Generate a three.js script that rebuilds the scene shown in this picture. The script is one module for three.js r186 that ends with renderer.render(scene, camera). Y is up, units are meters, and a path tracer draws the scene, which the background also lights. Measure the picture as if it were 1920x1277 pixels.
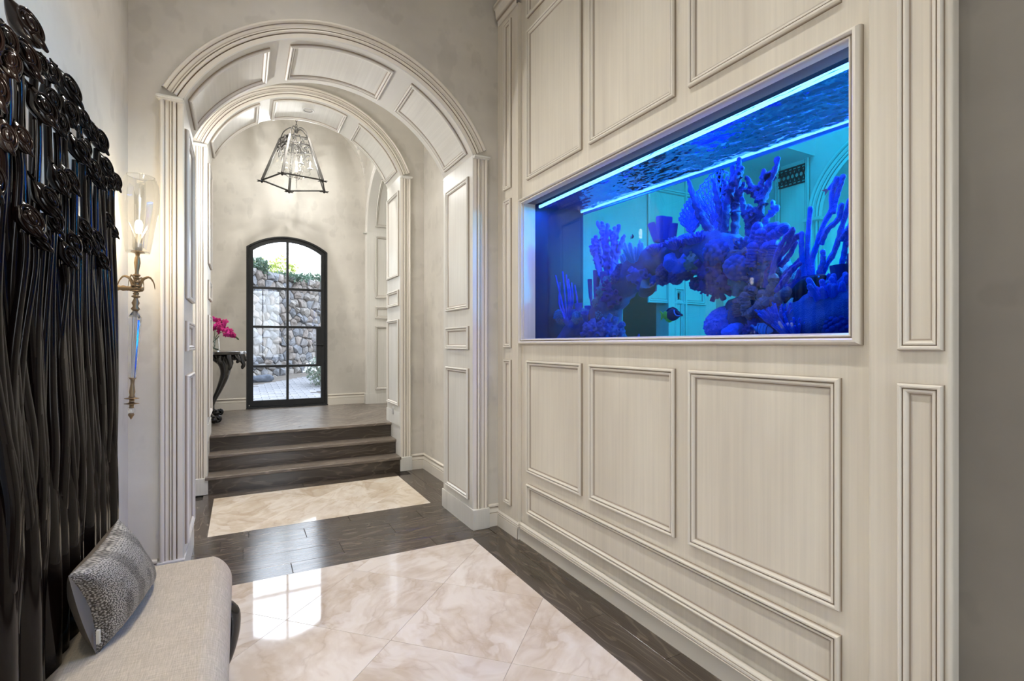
import * as THREE from 'three';
import { mergeGeometries, toCreasedNormals } from 'three/addons/utils/BufferGeometryUtils.js';
import { RoundedBoxGeometry } from 'three/addons/geometries/RoundedBoxGeometry.js';
import { MarchingCubes } from 'three/addons/objects/MarchingCubes.js';
import { ImprovedNoise } from 'three/addons/math/ImprovedNoise.js';
import { RectAreaLightUniformsLib } from 'three/addons/lights/RectAreaLightUniformsLib.js';

// ---------------------------------------------------------------- camera, sky, exposure
const scene = new THREE.Scene();
const renderer = new THREE.WebGLRenderer({ antialias: true });
renderer.toneMapping = THREE.LinearToneMapping;
renderer.toneMappingExposure = 1.2;
renderer.shadowMap.enabled = true;
RectAreaLightUniformsLib.init();
const camera = new THREE.PerspectiveCamera(67.66, 1920 / 1277, 0.05, 200);
camera.position.set(0, 1.4, 0);
camera.rotation.set(0, -28.14 * Math.PI / 180, 0);
camera.setViewOffset(1920, 1277, 0, -6.36, 1920, 1277);

const SKY = 6.8;                    // daylight outside, relative to the room
const ADDED_DOWNLIGHT = 9;              // candela of each added, unseen ceiling downlight
const TANK = 75, BACKROOM = 11;      // aquarium lamps; lamps added to the room behind the aquarium
const lit = (l) => { l.castShadow = true; scene.add(l); return l; };

// ---------------------------------------------------------------- random numbers and noise
function rng(seed) { let a = seed >>> 0; return () => { a = (a + 0x6d2b79f5) | 0; let t = Math.imul(a ^ (a >>> 15), 1 | a); t = (t + Math.imul(t ^ (t >>> 7), 61 | t)) ^ t; return ((t ^ (t >>> 14)) >>> 0) / 4294967296; }; }
const perlin = new ImprovedNoise();
const N3 = (x, y, z) => perlin.noise(x + 31.7, y + 17.3, z + 5.1);
const clamp = (x, a = 0, b = 1) => Math.min(b, Math.max(a, x));
const lerp = (a, b, t) => a + (b - a) * t;
const smooth = (a, b, x) => { const t = clamp((x - a) / (b - a)); return t * t * (3 - 2 * t); };
function hash2(x, y, s) { let h = Math.imul(x, 374761393) + Math.imul(y, 668265263) + Math.imul(s, 2147483647 ^ 0x5bd1e995); h = Math.imul(h ^ (h >>> 13), 1274126177); return ((h ^ (h >>> 16)) >>> 0) / 4294967296; }
function vnoise(x, y, px, py, s) {                       // value noise that repeats after px, py cells
  const xi = Math.floor(x), yi = Math.floor(y), fx = x - xi, fy = y - yi, u = fx * fx * (3 - 2 * fx), v = fy * fy * (3 - 2 * fy);
  const m = (a, p) => ((a % p) + p) % p, x0 = m(xi, px), x1 = m(xi + 1, px), y0 = m(yi, py), y1 = m(yi + 1, py);
  return lerp(lerp(hash2(x0, y0, s), hash2(x1, y0, s), u), lerp(hash2(x0, y1, s), hash2(x1, y1, s), u), v);
}
function fbm(u, v, cx, cy, oct, s) { let a = 0.5, t = 0, n = 0; for (let i = 0; i < oct; i++) { t += a * vnoise(u * cx, v * cy, cx, cy, s + i); n += a; a *= 0.5; cx *= 2; cy *= 2; } return t / n; }
function tex(size, fn, metres, srgb = true) {            // fn(u, v) -> grey or [r, g, b] in 0..1
  const d = new Uint8Array(size * size * 4);
  for (let y = 0; y < size; y++) for (let x = 0; x < size; x++) {
    const c = fn((x + 0.5) / size, (y + 0.5) / size), o = (y * size + x) * 4, g = Array.isArray(c);
    d[o] = clamp(g ? c[0] : c) * 255; d[o + 1] = clamp(g ? c[1] : c) * 255; d[o + 2] = clamp(g ? c[2] : c) * 255; d[o + 3] = 255;
  }
  const t = new THREE.DataTexture(d, size, size); t.wrapS = t.wrapT = THREE.RepeatWrapping; t.magFilter = THREE.LinearFilter; t.minFilter = THREE.LinearMipmapLinearFilter; t.generateMipmaps = true;
  if (srgb) t.colorSpace = THREE.SRGBColorSpace;
  if (metres) t.repeat.set(1 / (metres[0] ?? metres), 1 / (metres[1] ?? metres));
  t.needsUpdate = true; return t;
}
{ // overcast bright sky: almost even, slightly bluer overhead, grey ground
  const W = 64, H = 32, d = new Float32Array(W * H * 4);
  for (let y = 0; y < H; y++) for (let x = 0; x < W; x++) {
    const up = ((y + 0.5) / H - 0.5) * Math.PI, s = Math.sin(up), o = (y * W + x) * 4, k = clamp(s);
    const c = s > 0 ? [lerp(1.0, 0.72, k), lerp(1.02, 0.84, k), lerp(1.06, 1.05, k)] : [0.3, 0.29, 0.28];
    d[o] = c[0]; d[o + 1] = c[1]; d[o + 2] = c[2]; d[o + 3] = 1;
  }
  const t = new THREE.DataTexture(d, W, H, THREE.RGBAFormat, THREE.FloatType); t.mapping = THREE.EquirectangularReflectionMapping; t.magFilter = THREE.LinearFilter; t.needsUpdate = true;
  scene.background = t; scene.backgroundIntensity = SKY;
}

// ---------------------------------------------------------------- textures (colour, grain and wear only)
const tPlaster = tex(512, (u, v) => { const a = fbm(u, v, 3, 3, 6, 1), b = fbm(u, v, 2, 7, 5, 9), c = fbm(u, v, 14, 10, 4, 21); const k = 0.84 + 0.12 * a + 0.10 * (b - 0.5) + 0.05 * (c - 0.5) - 0.04 * smooth(0.6, 0.72, c); return [k + 0.02, k + 0.008, k - 0.008]; }, 1.7);
const tPlasterBump = tex(256, (u, v) => 0.5 * fbm(u, v, 5, 5, 5, 3) + 0.5 * fbm(u, v, 20, 6, 3, 4), 0.9, false);
const tBrush = tex(512, (u, v) => { const a = fbm(u, v, 64, 2, 4, 5), b = fbm(u, v, 5, 2, 5, 6), c = fbm(u, v, 180, 3, 2, 7); const k = 0.86 + 0.05 * a + 0.09 * (b - 0.4) + 0.025 * c; return [k + 0.015, k + 0.005 + 0.01 * b, k - 0.015 + 0.015 * b]; }, [0.9, 1.3]);
const tBrushBump = tex(256, (u, v) => fbm(u, v, 64, 3, 3, 8), [0.35, 0.8], false);
const oakHeight = (u, v) => { const w = fbm(u, v, 2, 3, 4, 31) * 1.2, cat = Math.sin((v * 26 + w * 15 + 2.2 * Math.sin(u * 6.283 + 9 * fbm(u, v, 1, 2, 2, 33))) * 2.0), pore = fbm(u, v, 10, 150, 3, 34); return [cat, pore]; };
const tOak = tex(1024, (u, v) => { const [c, p] = oakHeight(u, v), b = fbm(u, v, 3, 5, 4, 36), line = smooth(0.72, 1, c); const k = 0.54 + 0.20 * b + 0.16 * (p - 0.5) + 0.20 * line * (0.3 + p); return [k + 0.02, k, k - 0.025]; }, [1.5, 0.5]);
const tOakRough = tex(256, (u, v) => 0.55 + 0.4 * fbm(u, v, 10, 90, 3, 34), [1.5, 0.5], false);
const tMarble = tex(1024, (u, v) => {
  const wx = fbm(u, v, 4, 4, 4, 41) - 0.5, wy = fbm(u, v, 4, 4, 4, 42) - 0.5, U = u + 0.16 * wx, W = v + 0.16 * wy;
  const cloud = fbm(U, W, 5, 9, 6, 43), fine = fbm(U, W, 14, 46, 4, 44), spots = fbm(U, W, 26, 34, 3, 48), vein = Math.pow(1 - Math.abs(2 * fbm(U, W, 4, 8, 6, 45) - 1), 16), shell = smooth(0.60, 0.66, fbm(U, W, 8, 13, 4, 47));
  const t = clamp(2.0 * (cloud - 0.5) + 0.62 + 1.0 * (fine - 0.5) + 0.7 * (spots - 0.5));
  const c = [lerp(0.85, 0.945, t), lerp(0.785, 0.905, t), lerp(0.705, 0.85, t)], k = 1 - 0.075 * vein * (0.2 + 1.2 * spots);
  return [lerp(c[0] * k, 0.96, shell * 0.55), lerp(c[1] * (k - 0.02 * vein), 0.93, shell * 0.55), lerp(c[2] * (k - 0.04 * vein), 0.89, shell * 0.55)];
}, 1.5);
const tLinen = tex(512, (u, v) => { const a = Math.sin(u * 6.283 * 96) * Math.sin(v * 6.283 * 96), s = fbm(u, v, 120, 6, 3, 51), r = fbm(u, v, 6, 120, 3, 52); const k = 0.80 + 0.04 * a + 0.16 * (s - 0.5) + 0.16 * (r - 0.5) + 0.05 * fbm(u, v, 3, 3, 3, 53); return [k + 0.02, k, k - 0.03]; }, 0.16);
const skinCells = (u, v, n, s) => { let d1 = 9, id = 0; const gx = Math.floor(u * n), gy = Math.floor(v * n), m = (a) => ((a % n) + n) % n; for (let j = -1; j < 2; j++) for (let i = -1; i < 2; i++) { const x = gx + i, y = gy + j, px = x + 0.15 + 0.7 * hash2(m(x), m(y), s), py = y + 0.15 + 0.7 * hash2(m(x), m(y), s + 1), d = Math.hypot(u * n - px, v * n - py); if (d < d1) { d1 = d; id = hash2(m(x), m(y), s + 2); } } return [d1, id]; };
const tSkin = tex(512, (u, v) => { const [d, id] = skinCells(u, v, 44, 61), dark = smooth(0.42, 0.62, fbm(u, v, 4, 3, 4, 64)); const k = lerp(0.80, 0.30, smooth(0.25, 0.5, d)) * lerp(1, 0.6, dark * (0.3 + 0.7 * id)); return [k + 0.03, k + 0.01, k - 0.015]; }, 0.22);
const tSkinBump = tex(512, (u, v) => 1 - smooth(0.15, 0.55, skinCells(u, v, 44, 61)[0]), 0.22, false);
const tStone = tex(256, (u, v) => { const a = fbm(u, v, 4, 4, 5, 71), b = fbm(u, v, 18, 18, 3, 72); const k = 0.70 + 0.30 * a + 0.2 * (b - 0.5); return [k, k, k]; }, 0.5);
const tGrit = tex(256, (u, v) => fbm(u, v, 24, 24, 3, 81), 0.06, false);
const tFretwork = null;

// ---------------------------------------------------------------- materials
const std = (o) => new THREE.MeshStandardMaterial({ side: THREE.DoubleSide, ...o });
const phy = (o) => new THREE.MeshPhysicalMaterial({ side: THREE.DoubleSide, ...o });
const rgb = (r, g, b) => new THREE.Color().setRGB(r, g, b);
const M = {
  plaster: std({ name: 'venetian_plaster', color: rgb(0.79, 0.778, 0.735), map: tPlaster, bumpMap: tPlasterBump, bumpScale: 0.0012, roughness: 0.55 }),
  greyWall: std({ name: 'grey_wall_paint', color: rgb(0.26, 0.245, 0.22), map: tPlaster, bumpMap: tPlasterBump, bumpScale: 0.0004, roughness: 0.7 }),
  paint: std({ name: 'glazed_cream_paint', color: rgb(0.93, 0.88, 0.79), map: tBrush, bumpMap: tBrushBump, bumpScale: 0.0002, roughness: 0.33 }),
  paintGlaze: std({ name: 'cream_paint_with_brown_glaze', color: rgb(0.82, 0.775, 0.69), vertexColors: true, roughness: 0.36 }),
  trim: std({ name: 'light_whitened_trim_paint', color: rgb(0.90, 0.90, 0.885), map: tBrush, bumpMap: tBrushBump, bumpScale: 0.0002, roughness: 0.30 }),  // cream paint whitened: light on soffits and jambs put into the colour
  trimGlaze: std({ name: 'light_whitened_trim_with_brown_glaze', color: rgb(0.84, 0.82, 0.775), vertexColors: true, roughness: 0.34 }),  // same whitening for light, with the brown glaze kept
  ceiling: std({ name: 'ceiling_paint', color: rgb(0.78, 0.76, 0.72), roughness: 0.8 }),
  oak: [0, 1, 2, 3].map((i) => std({ name: 'dark_oak', color: rgb(0.185 + 0.022 * (i % 2) - 0.009 * i, 0.156 + 0.016 * (i % 2) - 0.007 * i, 0.132 + 0.012 * (i % 2) - 0.006 * i), map: tOak, roughnessMap: tOakRough, roughness: 0.24, bumpMap: tOakRough, bumpScale: 0.0003 })),
  oakPale: [0, 1, 2].map((i) => std({ name: 'grey_oak', color: rgb(0.47 - 0.03 * i, 0.42 - 0.028 * i, 0.37 - 0.025 * i), map: tOak, roughnessMap: tOakRough, roughness: 0.42, bumpMap: tOakRough, bumpScale: 0.0004 })),
  marble: [0, 1, 2].map((i) => phy({ name: 'polished_beige_marble', color: rgb(0.89 - 0.03 * i, 0.895 - 0.035 * i, 0.88 - 0.04 * i), map: tMarble, roughness: 0.045, specularIntensity: 1, ior: 1.62 })),
  grout: std({ name: 'grout', color: rgb(0.40, 0.33, 0.26), roughness: 0.9 }),
  subfloor: std({ name: 'dark_joint', color: rgb(0.03, 0.025, 0.02), roughness: 0.9 }),
  lacquer: phy({ name: 'dark_brown_lacquer', color: rgb(0.005, 0.0026, 0.002), roughness: 0.10, specularIntensity: 0.55 }),
  linen: std({ name: 'oatmeal_linen', color: rgb(0.77, 0.68, 0.55), map: tLinen, bumpMap: tLinen, bumpScale: 0.0004, roughness: 0.95 }),
  skin: std({ name: 'silver_stingray_print', color: rgb(1.0, 0.97, 0.92), map: tSkin, bumpMap: tSkinBump, bumpScale: 0.001, roughness: 0.38, metalness: 0.3 }),
  taupe: std({ name: 'taupe_cloth', color: rgb(0.17, 0.14, 0.11), bumpMap: tLinen, bumpScale: 0.0003, roughness: 0.75 }),
  cloth: std({ name: 'pale_label_cloth', color: rgb(0.62, 0.57, 0.48), roughness: 0.9 }),
  black: std({ name: 'black_steel', color: rgb(0.006, 0.007, 0.008), roughness: 0.42 }),
  blackWood: phy({ name: 'black_lacquer', color: rgb(0.008, 0.007, 0.007), roughness: 0.25, clearcoat: 0.6, clearcoatRoughness: 0.1 }),
  brass: std({ name: 'antique_brass', color: rgb(0.33, 0.23, 0.13), roughness: 0.38, metalness: 0.9 }),
  silverLeaf: std({ name: 'tarnished_silver', color: rgb(0.42, 0.40, 0.37), roughness: 0.35, metalness: 0.9 }),
  iron: std({ name: 'dark_iron', color: rgb(0.045, 0.042, 0.038), roughness: 0.5, metalness: 0.6 }),
  glass: phy({ name: 'clear_glass', color: rgb(0.97, 0.98, 0.98), transmission: 1, thickness: 0, roughness: 0, ior: 1.5 }),
  shadeGlass: phy({ name: 'shade_glass', color: rgb(0.95, 0.95, 0.94), transmission: 1, thickness: 0, roughness: 0, ior: 2.2 }),
  doorGlass: phy({ name: 'door_glass', color: rgb(0.93, 0.95, 0.96), transmission: 1, thickness: 0, roughness: 0, ior: 1.5 }),
  crystal: phy({ name: 'cut_crystal', color: rgb(0.96, 0.97, 0.97), transmission: 1, thickness: 0.05, roughness: 0.02, ior: 1.52 }),
  bulb: std({ name: 'glowing_bulb', color: rgb(1, 0.9, 0.7), emissive: rgb(1, 0.80, 0.50), emissiveIntensity: 12 }),
  candleBulb: std({ name: 'glowing_candle_bulb', color: rgb(1, 0.9, 0.7), emissive: rgb(1, 0.84, 0.58), emissiveIntensity: 4 }),
  lampGlow: std({ name: 'lamp_glow', color: rgb(1, 0.95, 0.88), emissive: rgb(1, 0.93, 0.82), emissiveIntensity: 3 }),
  white: std({ name: 'white_plastic', color: rgb(0.80, 0.80, 0.79), roughness: 0.4 }),
  chrome: std({ name: 'satin_metal', color: rgb(0.6, 0.6, 0.6), roughness: 0.3, metalness: 0.9 }),
};

// ---------------------------------------------------------------- building helpers
const taken = new Map();
function numbered(n) { const k = taken.get(n) ?? 0; taken.set(n, k + 1); return k ? n + '_' + String(k).padStart(3, '0') : n; }
function tag(o, label, category, group) { o.userData.label = label; o.userData.category = category; if (group) o.userData.group = group; return o; }
function shade(o) { o.castShadow = true; o.receiveShadow = true; return o; }
function thing(name, label, category, pos = [0, 0, 0], turn = 0, group) { const o = new THREE.Group(); o.name = numbered(name); o.position.set(...pos); o.rotation.y = turn; scene.add(o); return tag(o, label, category, group); }
function struct(name) { const o = new THREE.Group(); o.name = numbered(name); o.userData.kind = 'structure'; scene.add(o); return o; }
function part(name, geo, mat, parent, label) { const m = shade(new THREE.Mesh(Array.isArray(geo) ? merge(geo) : geo, mat)); m.name = parent === scene ? numbered(name) : name; if (label) m.userData.label = label; parent.add(m); return m; }
function merge(list) {
  const flat = list.map((g) => { g = g.index ? g.toNonIndexed() : g; for (const k of Object.keys(g.attributes)) if (!['position', 'normal', 'uv'].includes(k)) g.deleteAttribute(k); if (!g.attributes.normal) g.computeVertexNormals(); if (!g.attributes.uv) planar(g); g.morphAttributes = {}; return g; });
  return flat.length === 1 ? flat[0] : mergeGeometries(flat);
}
function planar(g) {                                       // uv in metres, laid on the plane each triangle mostly faces
  if (g.index) g = g.toNonIndexed();
  const p = g.attributes.position, uv = new Float32Array(p.count * 2), a = new THREE.Vector3(), b = new THREE.Vector3(), c = new THREE.Vector3(), n = new THREE.Vector3();
  for (let i = 0; i < p.count; i += 3) {
    a.fromBufferAttribute(p, i); b.fromBufferAttribute(p, i + 1); c.fromBufferAttribute(p, i + 2);
    n.subVectors(b, a).cross(c.clone().sub(a)); const x = Math.abs(n.x), y = Math.abs(n.y), z = Math.abs(n.z);
    [a, b, c].forEach((q, k) => { const o = (i + k) * 2; if (y >= x && y >= z) { uv[o] = q.x; uv[o + 1] = q.z; } else if (x >= z) { uv[o] = q.z; uv[o + 1] = q.y; } else { uv[o] = q.x; uv[o + 1] = q.y; } });
  }
  g.setAttribute('uv', new THREE.BufferAttribute(uv, 2)); return g;
}
function box(x0, x1, y0, y1, z0, z1, r = 0) {
  const w = Math.abs(x1 - x0), h = Math.abs(y1 - y0), d = Math.abs(z1 - z0);
  const g = r ? new RoundedBoxGeometry(w, h, d, 2, Math.min(r, w / 2.01, h / 2.01, d / 2.01)) : new THREE.BoxGeometry(w, h, d);
  g.translate((x0 + x1) / 2, (y0 + y1) / 2, (z0 + z1) / 2); return planar(g);
}
const GLAZE = [0.24, 0.16, 0.09];
function tris(pos, col, uv) { const g = new THREE.BufferGeometry(); g.setAttribute('position', new THREE.Float32BufferAttribute(pos, 3)); if (uv) g.setAttribute('uv', new THREE.Float32BufferAttribute(uv, 2)); if (col) g.setAttribute('color', new THREE.Float32BufferAttribute(col, 3)); g.computeVertexNormals(); return g; }
function loft(n, prof, fn, crease = 0.7) {                 // prof: [across, height, glaze]; fn(t, across, height) -> point
  const pos = [], col = [], uv = [];
  const rows = []; for (let i = 0; i <= n; i++) rows.push(prof.map(([a, h]) => fn(i / n, a, h)));
  for (let i = 0; i < n; i++) for (let k = 0; k + 1 < prof.length; k++) {
    const q = [rows[i][k], rows[i][k + 1], rows[i + 1][k + 1], rows[i + 1][k]], g = [prof[k][2] ?? 0, prof[k + 1][2] ?? 0, prof[k + 1][2] ?? 0, prof[k][2] ?? 0];
    for (const j of [0, 1, 2, 0, 2, 3]) { pos.push(q[j].x, q[j].y, q[j].z); for (let c = 0; c < 3; c++) col.push(lerp(1, GLAZE[c], g[j])); uv.push(prof[k][0], i / n); }
  }
  const g = tris(pos, col, uv); return toCreasedNormals(g, crease);
}
function frameGeo(map, u0, u1, v0, v1, prof, su = 1, sv = 1) {  // mitred moulding round a rectangle
  const loop = (d) => { const a = [], U = (t) => lerp(u0 + d, u1 - d, t), W = (t) => lerp(v0 + d, v1 - d, t); for (let i = 0; i < su; i++) a.push([U(i / su), v0 + d]); for (let i = 0; i < sv; i++) a.push([u1 - d, W(i / sv)]); for (let i = 0; i < su; i++) a.push([U(1 - i / su), v1 - d]); for (let i = 0; i < sv; i++) a.push([u0 + d, W(1 - i / sv)]); return a; };
  const pos = [], col = [], uv = [];
  for (let k = 0; k + 1 < prof.length; k++) {
    const A = loop(prof[k][0]), B = loop(prof[k + 1][0]), n = A.length, ga = prof[k][2] ?? 0, gb = prof[k + 1][2] ?? 0;
    for (let i = 0; i < n; i++) {
      const j = (i + 1) % n, q = [map(...A[i], prof[k][1]), map(...A[j], prof[k][1]), map(...B[j], prof[k + 1][1]), map(...B[i], prof[k + 1][1])], g = [ga, ga, gb, gb], t = [A[i], A[j], B[j], B[i]];
      for (const m of [0, 1, 2, 0, 2, 3]) { pos.push(q[m].x, q[m].y, q[m].z); for (let c = 0; c < 3; c++) col.push(lerp(1, GLAZE[c], g[m])); uv.push(...t[m]); }
    }
  }
  return toCreasedNormals(tris(pos, col, uv), 0.7);
}
function fieldGeo(map, u0, u1, v0, v1, h, su = 1, sv = 1) {
  const pos = [], uv = [];
  for (let i = 0; i < su; i++) for (let j = 0; j < sv; j++) {
    const U = [lerp(u0, u1, i / su), lerp(u0, u1, (i + 1) / su)], W = [lerp(v0, v1, j / sv), lerp(v0, v1, (j + 1) / sv)], q = [[U[0], W[0]], [U[1], W[0]], [U[1], W[1]], [U[0], W[1]]];
    for (const m of [0, 1, 2, 0, 2, 3]) { const p = map(...q[m], h); pos.push(p.x, p.y, p.z); uv.push(...q[m]); }
  }
  const g = tris(pos, null, uv); return su > 1 || sv > 1 ? toCreasedNormals(g, 0.7) : g;
}
const PROFILE = [[0, -0.001, 1], [0.0008, 0.006, 0.75], [0.0022, 0.015, 0.05], [0.006, 0.0205], [0.011, 0.0215], [0.0155, 0.018, 0.05], [0.0178, 0.0115, 0.95], [0.0195, 0.0115, 0.9], [0.021, 0.0155, 0], [0.027, 0.0158], [0.031, 0.012, 0.1], [0.0345, 0.0065, 0.3], [0.0365, 0.003, 0.95], [0.039, 0.0012, 0.55], [0.046, 0.0012, 0]];
const scaled = (p, s) => p.map(([a, h, g]) => [a * s, h * s, g]);
function panelOn(parent, map, u0, u1, v0, v1, s = 1, su = 1, sv = 1, mats = [M.paintGlaze, M.paint]) {
  part('panel_moulding', frameGeo(map, u0, u1, v0, v1, scaled(PROFILE, s), su, sv), mats[0], parent);
  part('panel', fieldGeo(map, u0 + 0.045 * s, u1 - 0.045 * s, v0 + 0.045 * s, v1 - 0.045 * s, 0.0013 * s, su, sv), mats[1], parent);
}
const BASE_LOW = [[0, 0.018, 0.25], [0.004, 0.018], [0.083, 0.018], [0.087, 0.014, 0.8], [0.090, 0.016], [0.098, 0.015], [0.101, 0.011, 0.8], [0.104, 0.012], [0.114, 0.008], [0.119, 0.003, 0.2], [0.121, -0.002, 0.7]];
const BASE_HIGH = [[0, 0.020, 0.25], [0.004, 0.020], [0.098, 0.020], [0.103, 0.014, 0.85], [0.107, 0.017], [0.118, 0.016], [0.130, 0.011, 0.1], [0.140, 0.006, 0.5], [0.145, 0.006, 0.95], [0.149, 0.014], [0.160, 0.015], [0.167, 0.010], [0.171, -0.002, 0.5]];
function rail(prof, a, b, n, y = 0) { const A = new THREE.Vector3(...a), B = new THREE.Vector3(...b), K = new THREE.Vector3(...n); return loft(1, prof, (t, s, h) => A.clone().lerp(B, t).addScaledVector(K, h).add(new THREE.Vector3(0, y + s, 0))); }
function clipPoly(p, x0, x1, z0, z1) {
  for (const [ax, v, s] of [[0, x0, 1], [0, x1, -1], [1, z0, 1], [1, z1, -1]]) {
    const o = []; for (let i = 0; i < p.length; i++) { const a = p[i], b = p[(i + 1) % p.length], da = (a[ax] - v) * s, db = (b[ax] - v) * s; if (da >= 0) o.push(a); if (da * db < 0) { const t = da / (da - db); o.push([lerp(a[0], b[0], t), lerp(a[1], b[1], t)]); } }
    p = o; if (p.length < 3) return [];
  }
  return p;
}
const areaOf = (p) => Math.abs(p.reduce((s, a, i) => { const b = p[(i + 1) % p.length]; return s + a[0] * b[1] - a[1] * b[0]; }, 0)) / 2;
function inset(p, d) {                                     // convex polygon moved in by d
  let s = 0; p.forEach((a, i) => { const b = p[(i + 1) % p.length]; s += a[0] * b[1] - a[1] * b[0]; }); const sg = s > 0 ? 1 : -1, n = p.length, L = [];
  for (let i = 0; i < n; i++) { const a = p[i], b = p[(i + 1) % n], l = Math.hypot(b[0] - a[0], b[1] - a[1]) || 1e-9, nx = -(b[1] - a[1]) / l * sg, nz = (b[0] - a[0]) / l * sg; L.push([a[0] + nx * d, a[1] + nz * d, b[0] - a[0], b[1] - a[1]]); }
  return L.map((q, i) => { const r = L[(i + n - 1) % n], det = r[2] * q[3] - r[3] * q[2]; if (Math.abs(det) < 1e-9) return [q[0], q[1]]; const t = ((q[0] - r[0]) * q[3] - (q[1] - r[1]) * q[2]) / det; return [r[0] + r[2] * t, r[1] + r[3] * t]; });
}
function slab(poly, y0, y1, uvOf, bevel = 0.0012) {       // flat piece with a bevelled top edge
  const top = inset(poly, bevel), pos = [], uv = [], put = (...v) => v.forEach(([p, y]) => { pos.push(p[0], y, p[1]); uv.push(...uvOf(p[0], p[1])); }), n = poly.length;
  for (let i = 1; i + 1 < n; i++) put([top[0], y1], [top[i + 1], y1], [top[i], y1]);
  for (let i = 0; i < n; i++) { const j = (i + 1) % n, yb = y1 - bevel; put([top[i], y1], [top[j], y1], [poly[j], yb], [top[i], y1], [poly[j], yb], [poly[i], yb]); put([poly[i], yb], [poly[j], yb], [poly[j], y0], [poly[i], yb], [poly[j], y0], [poly[i], y0]); }
  return tris(pos, null, uv);
}
function taperTube(pts, radius, seg = 20, rad = 8, bump = 0, freq = 30, squash) {  // tube along a curve, radius(t), rounded tip
  const c = new THREE.CatmullRomCurve3(pts.map((p) => new THREE.Vector3(...p))), fr = c.computeFrenetFrames(seg, false), pos = [], idx = [], uv = [], R = typeof radius === 'function' ? radius : (t) => lerp(radius[0], radius[1], t), L = c.getLength();
  const ring = (p, nrm, bin, r, v) => { for (let k = 0; k <= rad; k++) { const a = k / rad * Math.PI * 2, d = nrm.clone().multiplyScalar(Math.cos(a) * (squash ? squash[0] : 1)).addScaledVector(bin, Math.sin(a) * (squash ? squash[1] : 1)), q = p.clone().addScaledVector(d, r); const b = bump ? 1 + bump * N3(q.x * freq, q.y * freq, q.z * freq) * 2 : 1; q.copy(p).addScaledVector(d, r * b); pos.push(q.x, q.y, q.z); uv.push(k / rad * r * 6.28, v * L); } };
  for (let i = 0; i <= seg; i++) ring(c.getPointAt(i / seg), fr.normals[i], fr.binormals[i], R(i / seg), i / seg);
  const e = c.getPointAt(1), T = fr.tangents[seg], r1 = R(1);
  for (const [h, s] of [[0.5, 0.87], [0.87, 0.5], [1, 0.02]]) ring(e.clone().addScaledVector(T, r1 * h), fr.normals[seg], fr.binormals[seg], r1 * s, 1);
  for (let i = 0; i < seg + 3; i++) for (let k = 0; k < rad; k++) { const a = i * (rad + 1) + k, b = a + rad + 1; idx.push(a, b, a + 1, b, b + 1, a + 1); }
  const g = new THREE.BufferGeometry(); g.setAttribute('position', new THREE.Float32BufferAttribute(pos, 3)); g.setAttribute('uv', new THREE.Float32BufferAttribute(uv, 2)); g.setIndex(idx); g.computeVertexNormals(); return g;
}
function lathe(points, seg = 24) { return new THREE.LatheGeometry(points.map(([r, y]) => new THREE.Vector2(r, y)), seg); }
function blob(bones, res = 40, bump = 0, freq = 12, k = 0.03, seed = 0) {  // smooth union of tapered capsules, meshed
  const lo = new THREE.Vector3(1e9, 1e9, 1e9), hi = new THREE.Vector3(-1e9, -1e9, -1e9);
  for (const [a, ra, b, rb] of bones) for (const [p, r] of [[a, ra], [b, rb]]) { lo.min(new THREE.Vector3(p[0] - r, p[1] - r, p[2] - r)); hi.max(new THREE.Vector3(p[0] + r, p[1] + r, p[2] + r)); }
  const mid = lo.clone().add(hi).multiplyScalar(0.5), half = Math.max(hi.x - lo.x, hi.y - lo.y, hi.z - lo.z) / 2 * 1.12 + k + bump;
  const mc = new MarchingCubes(res, new THREE.MeshBasicMaterial(), false, false, 120000); mc.isolation = 0;
  for (let z = 0; z < res; z++) for (let y = 0; y < res; y++) for (let x = 0; x < res; x++) {
    const p = [mid.x + (x - res / 2) / (res / 2) * half, mid.y + (y - res / 2) / (res / 2) * half, mid.z + (z - res / 2) / (res / 2) * half];
    let d = 1e9;
    for (const [a, ra, b, rb] of bones) {
      const bx = b[0] - a[0], by = b[1] - a[1], bz = b[2] - a[2], l = bx * bx + by * by + bz * bz, t = l ? clamp(((p[0] - a[0]) * bx + (p[1] - a[1]) * by + (p[2] - a[2]) * bz) / l) : 0;
      const e = Math.hypot(p[0] - a[0] - bx * t, p[1] - a[1] - by * t, p[2] - a[2] - bz * t) - lerp(ra, rb, t), h = clamp(0.5 + 0.5 * (d - e) / k); d = d > 1e8 ? e : lerp(d, e, h) - k * h * (1 - h);
    }
    if (bump && Math.abs(d) < bump * 3 + 0.03) d += bump * (N3(p[0] * freq + seed, p[1] * freq, p[2] * freq) + 0.5 * N3(p[0] * freq * 2.3, p[1] * freq * 2.3 + seed, p[2] * freq * 2.3));
    mc.field[z * res * res + y * res + x] = -d;
  }
  mc.update();
  const g = new THREE.BufferGeometry(), P = new Float32Array(mc.count * 3);
  for (let i = 0; i < mc.count; i++) { P[i * 3] = mid.x + mc.positionArray[i * 3] * half; P[i * 3 + 1] = mid.y + mc.positionArray[i * 3 + 1] * half; P[i * 3 + 2] = mid.z + mc.positionArray[i * 3 + 2] * half; }
  g.setAttribute('position', new THREE.BufferAttribute(P, 3)); g.setAttribute('normal', new THREE.BufferAttribute(mc.normalArray.slice(0, mc.count * 3), 3)); return planar(g);
}
function orient(g, from, dir, s = 1) { g.scale(s, s, s); g.applyQuaternion(new THREE.Quaternion().setFromUnitVectors(new THREE.Vector3(0, 1, 0), new THREE.Vector3(...dir).normalize())); g.translate(...from); return g; }

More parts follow.
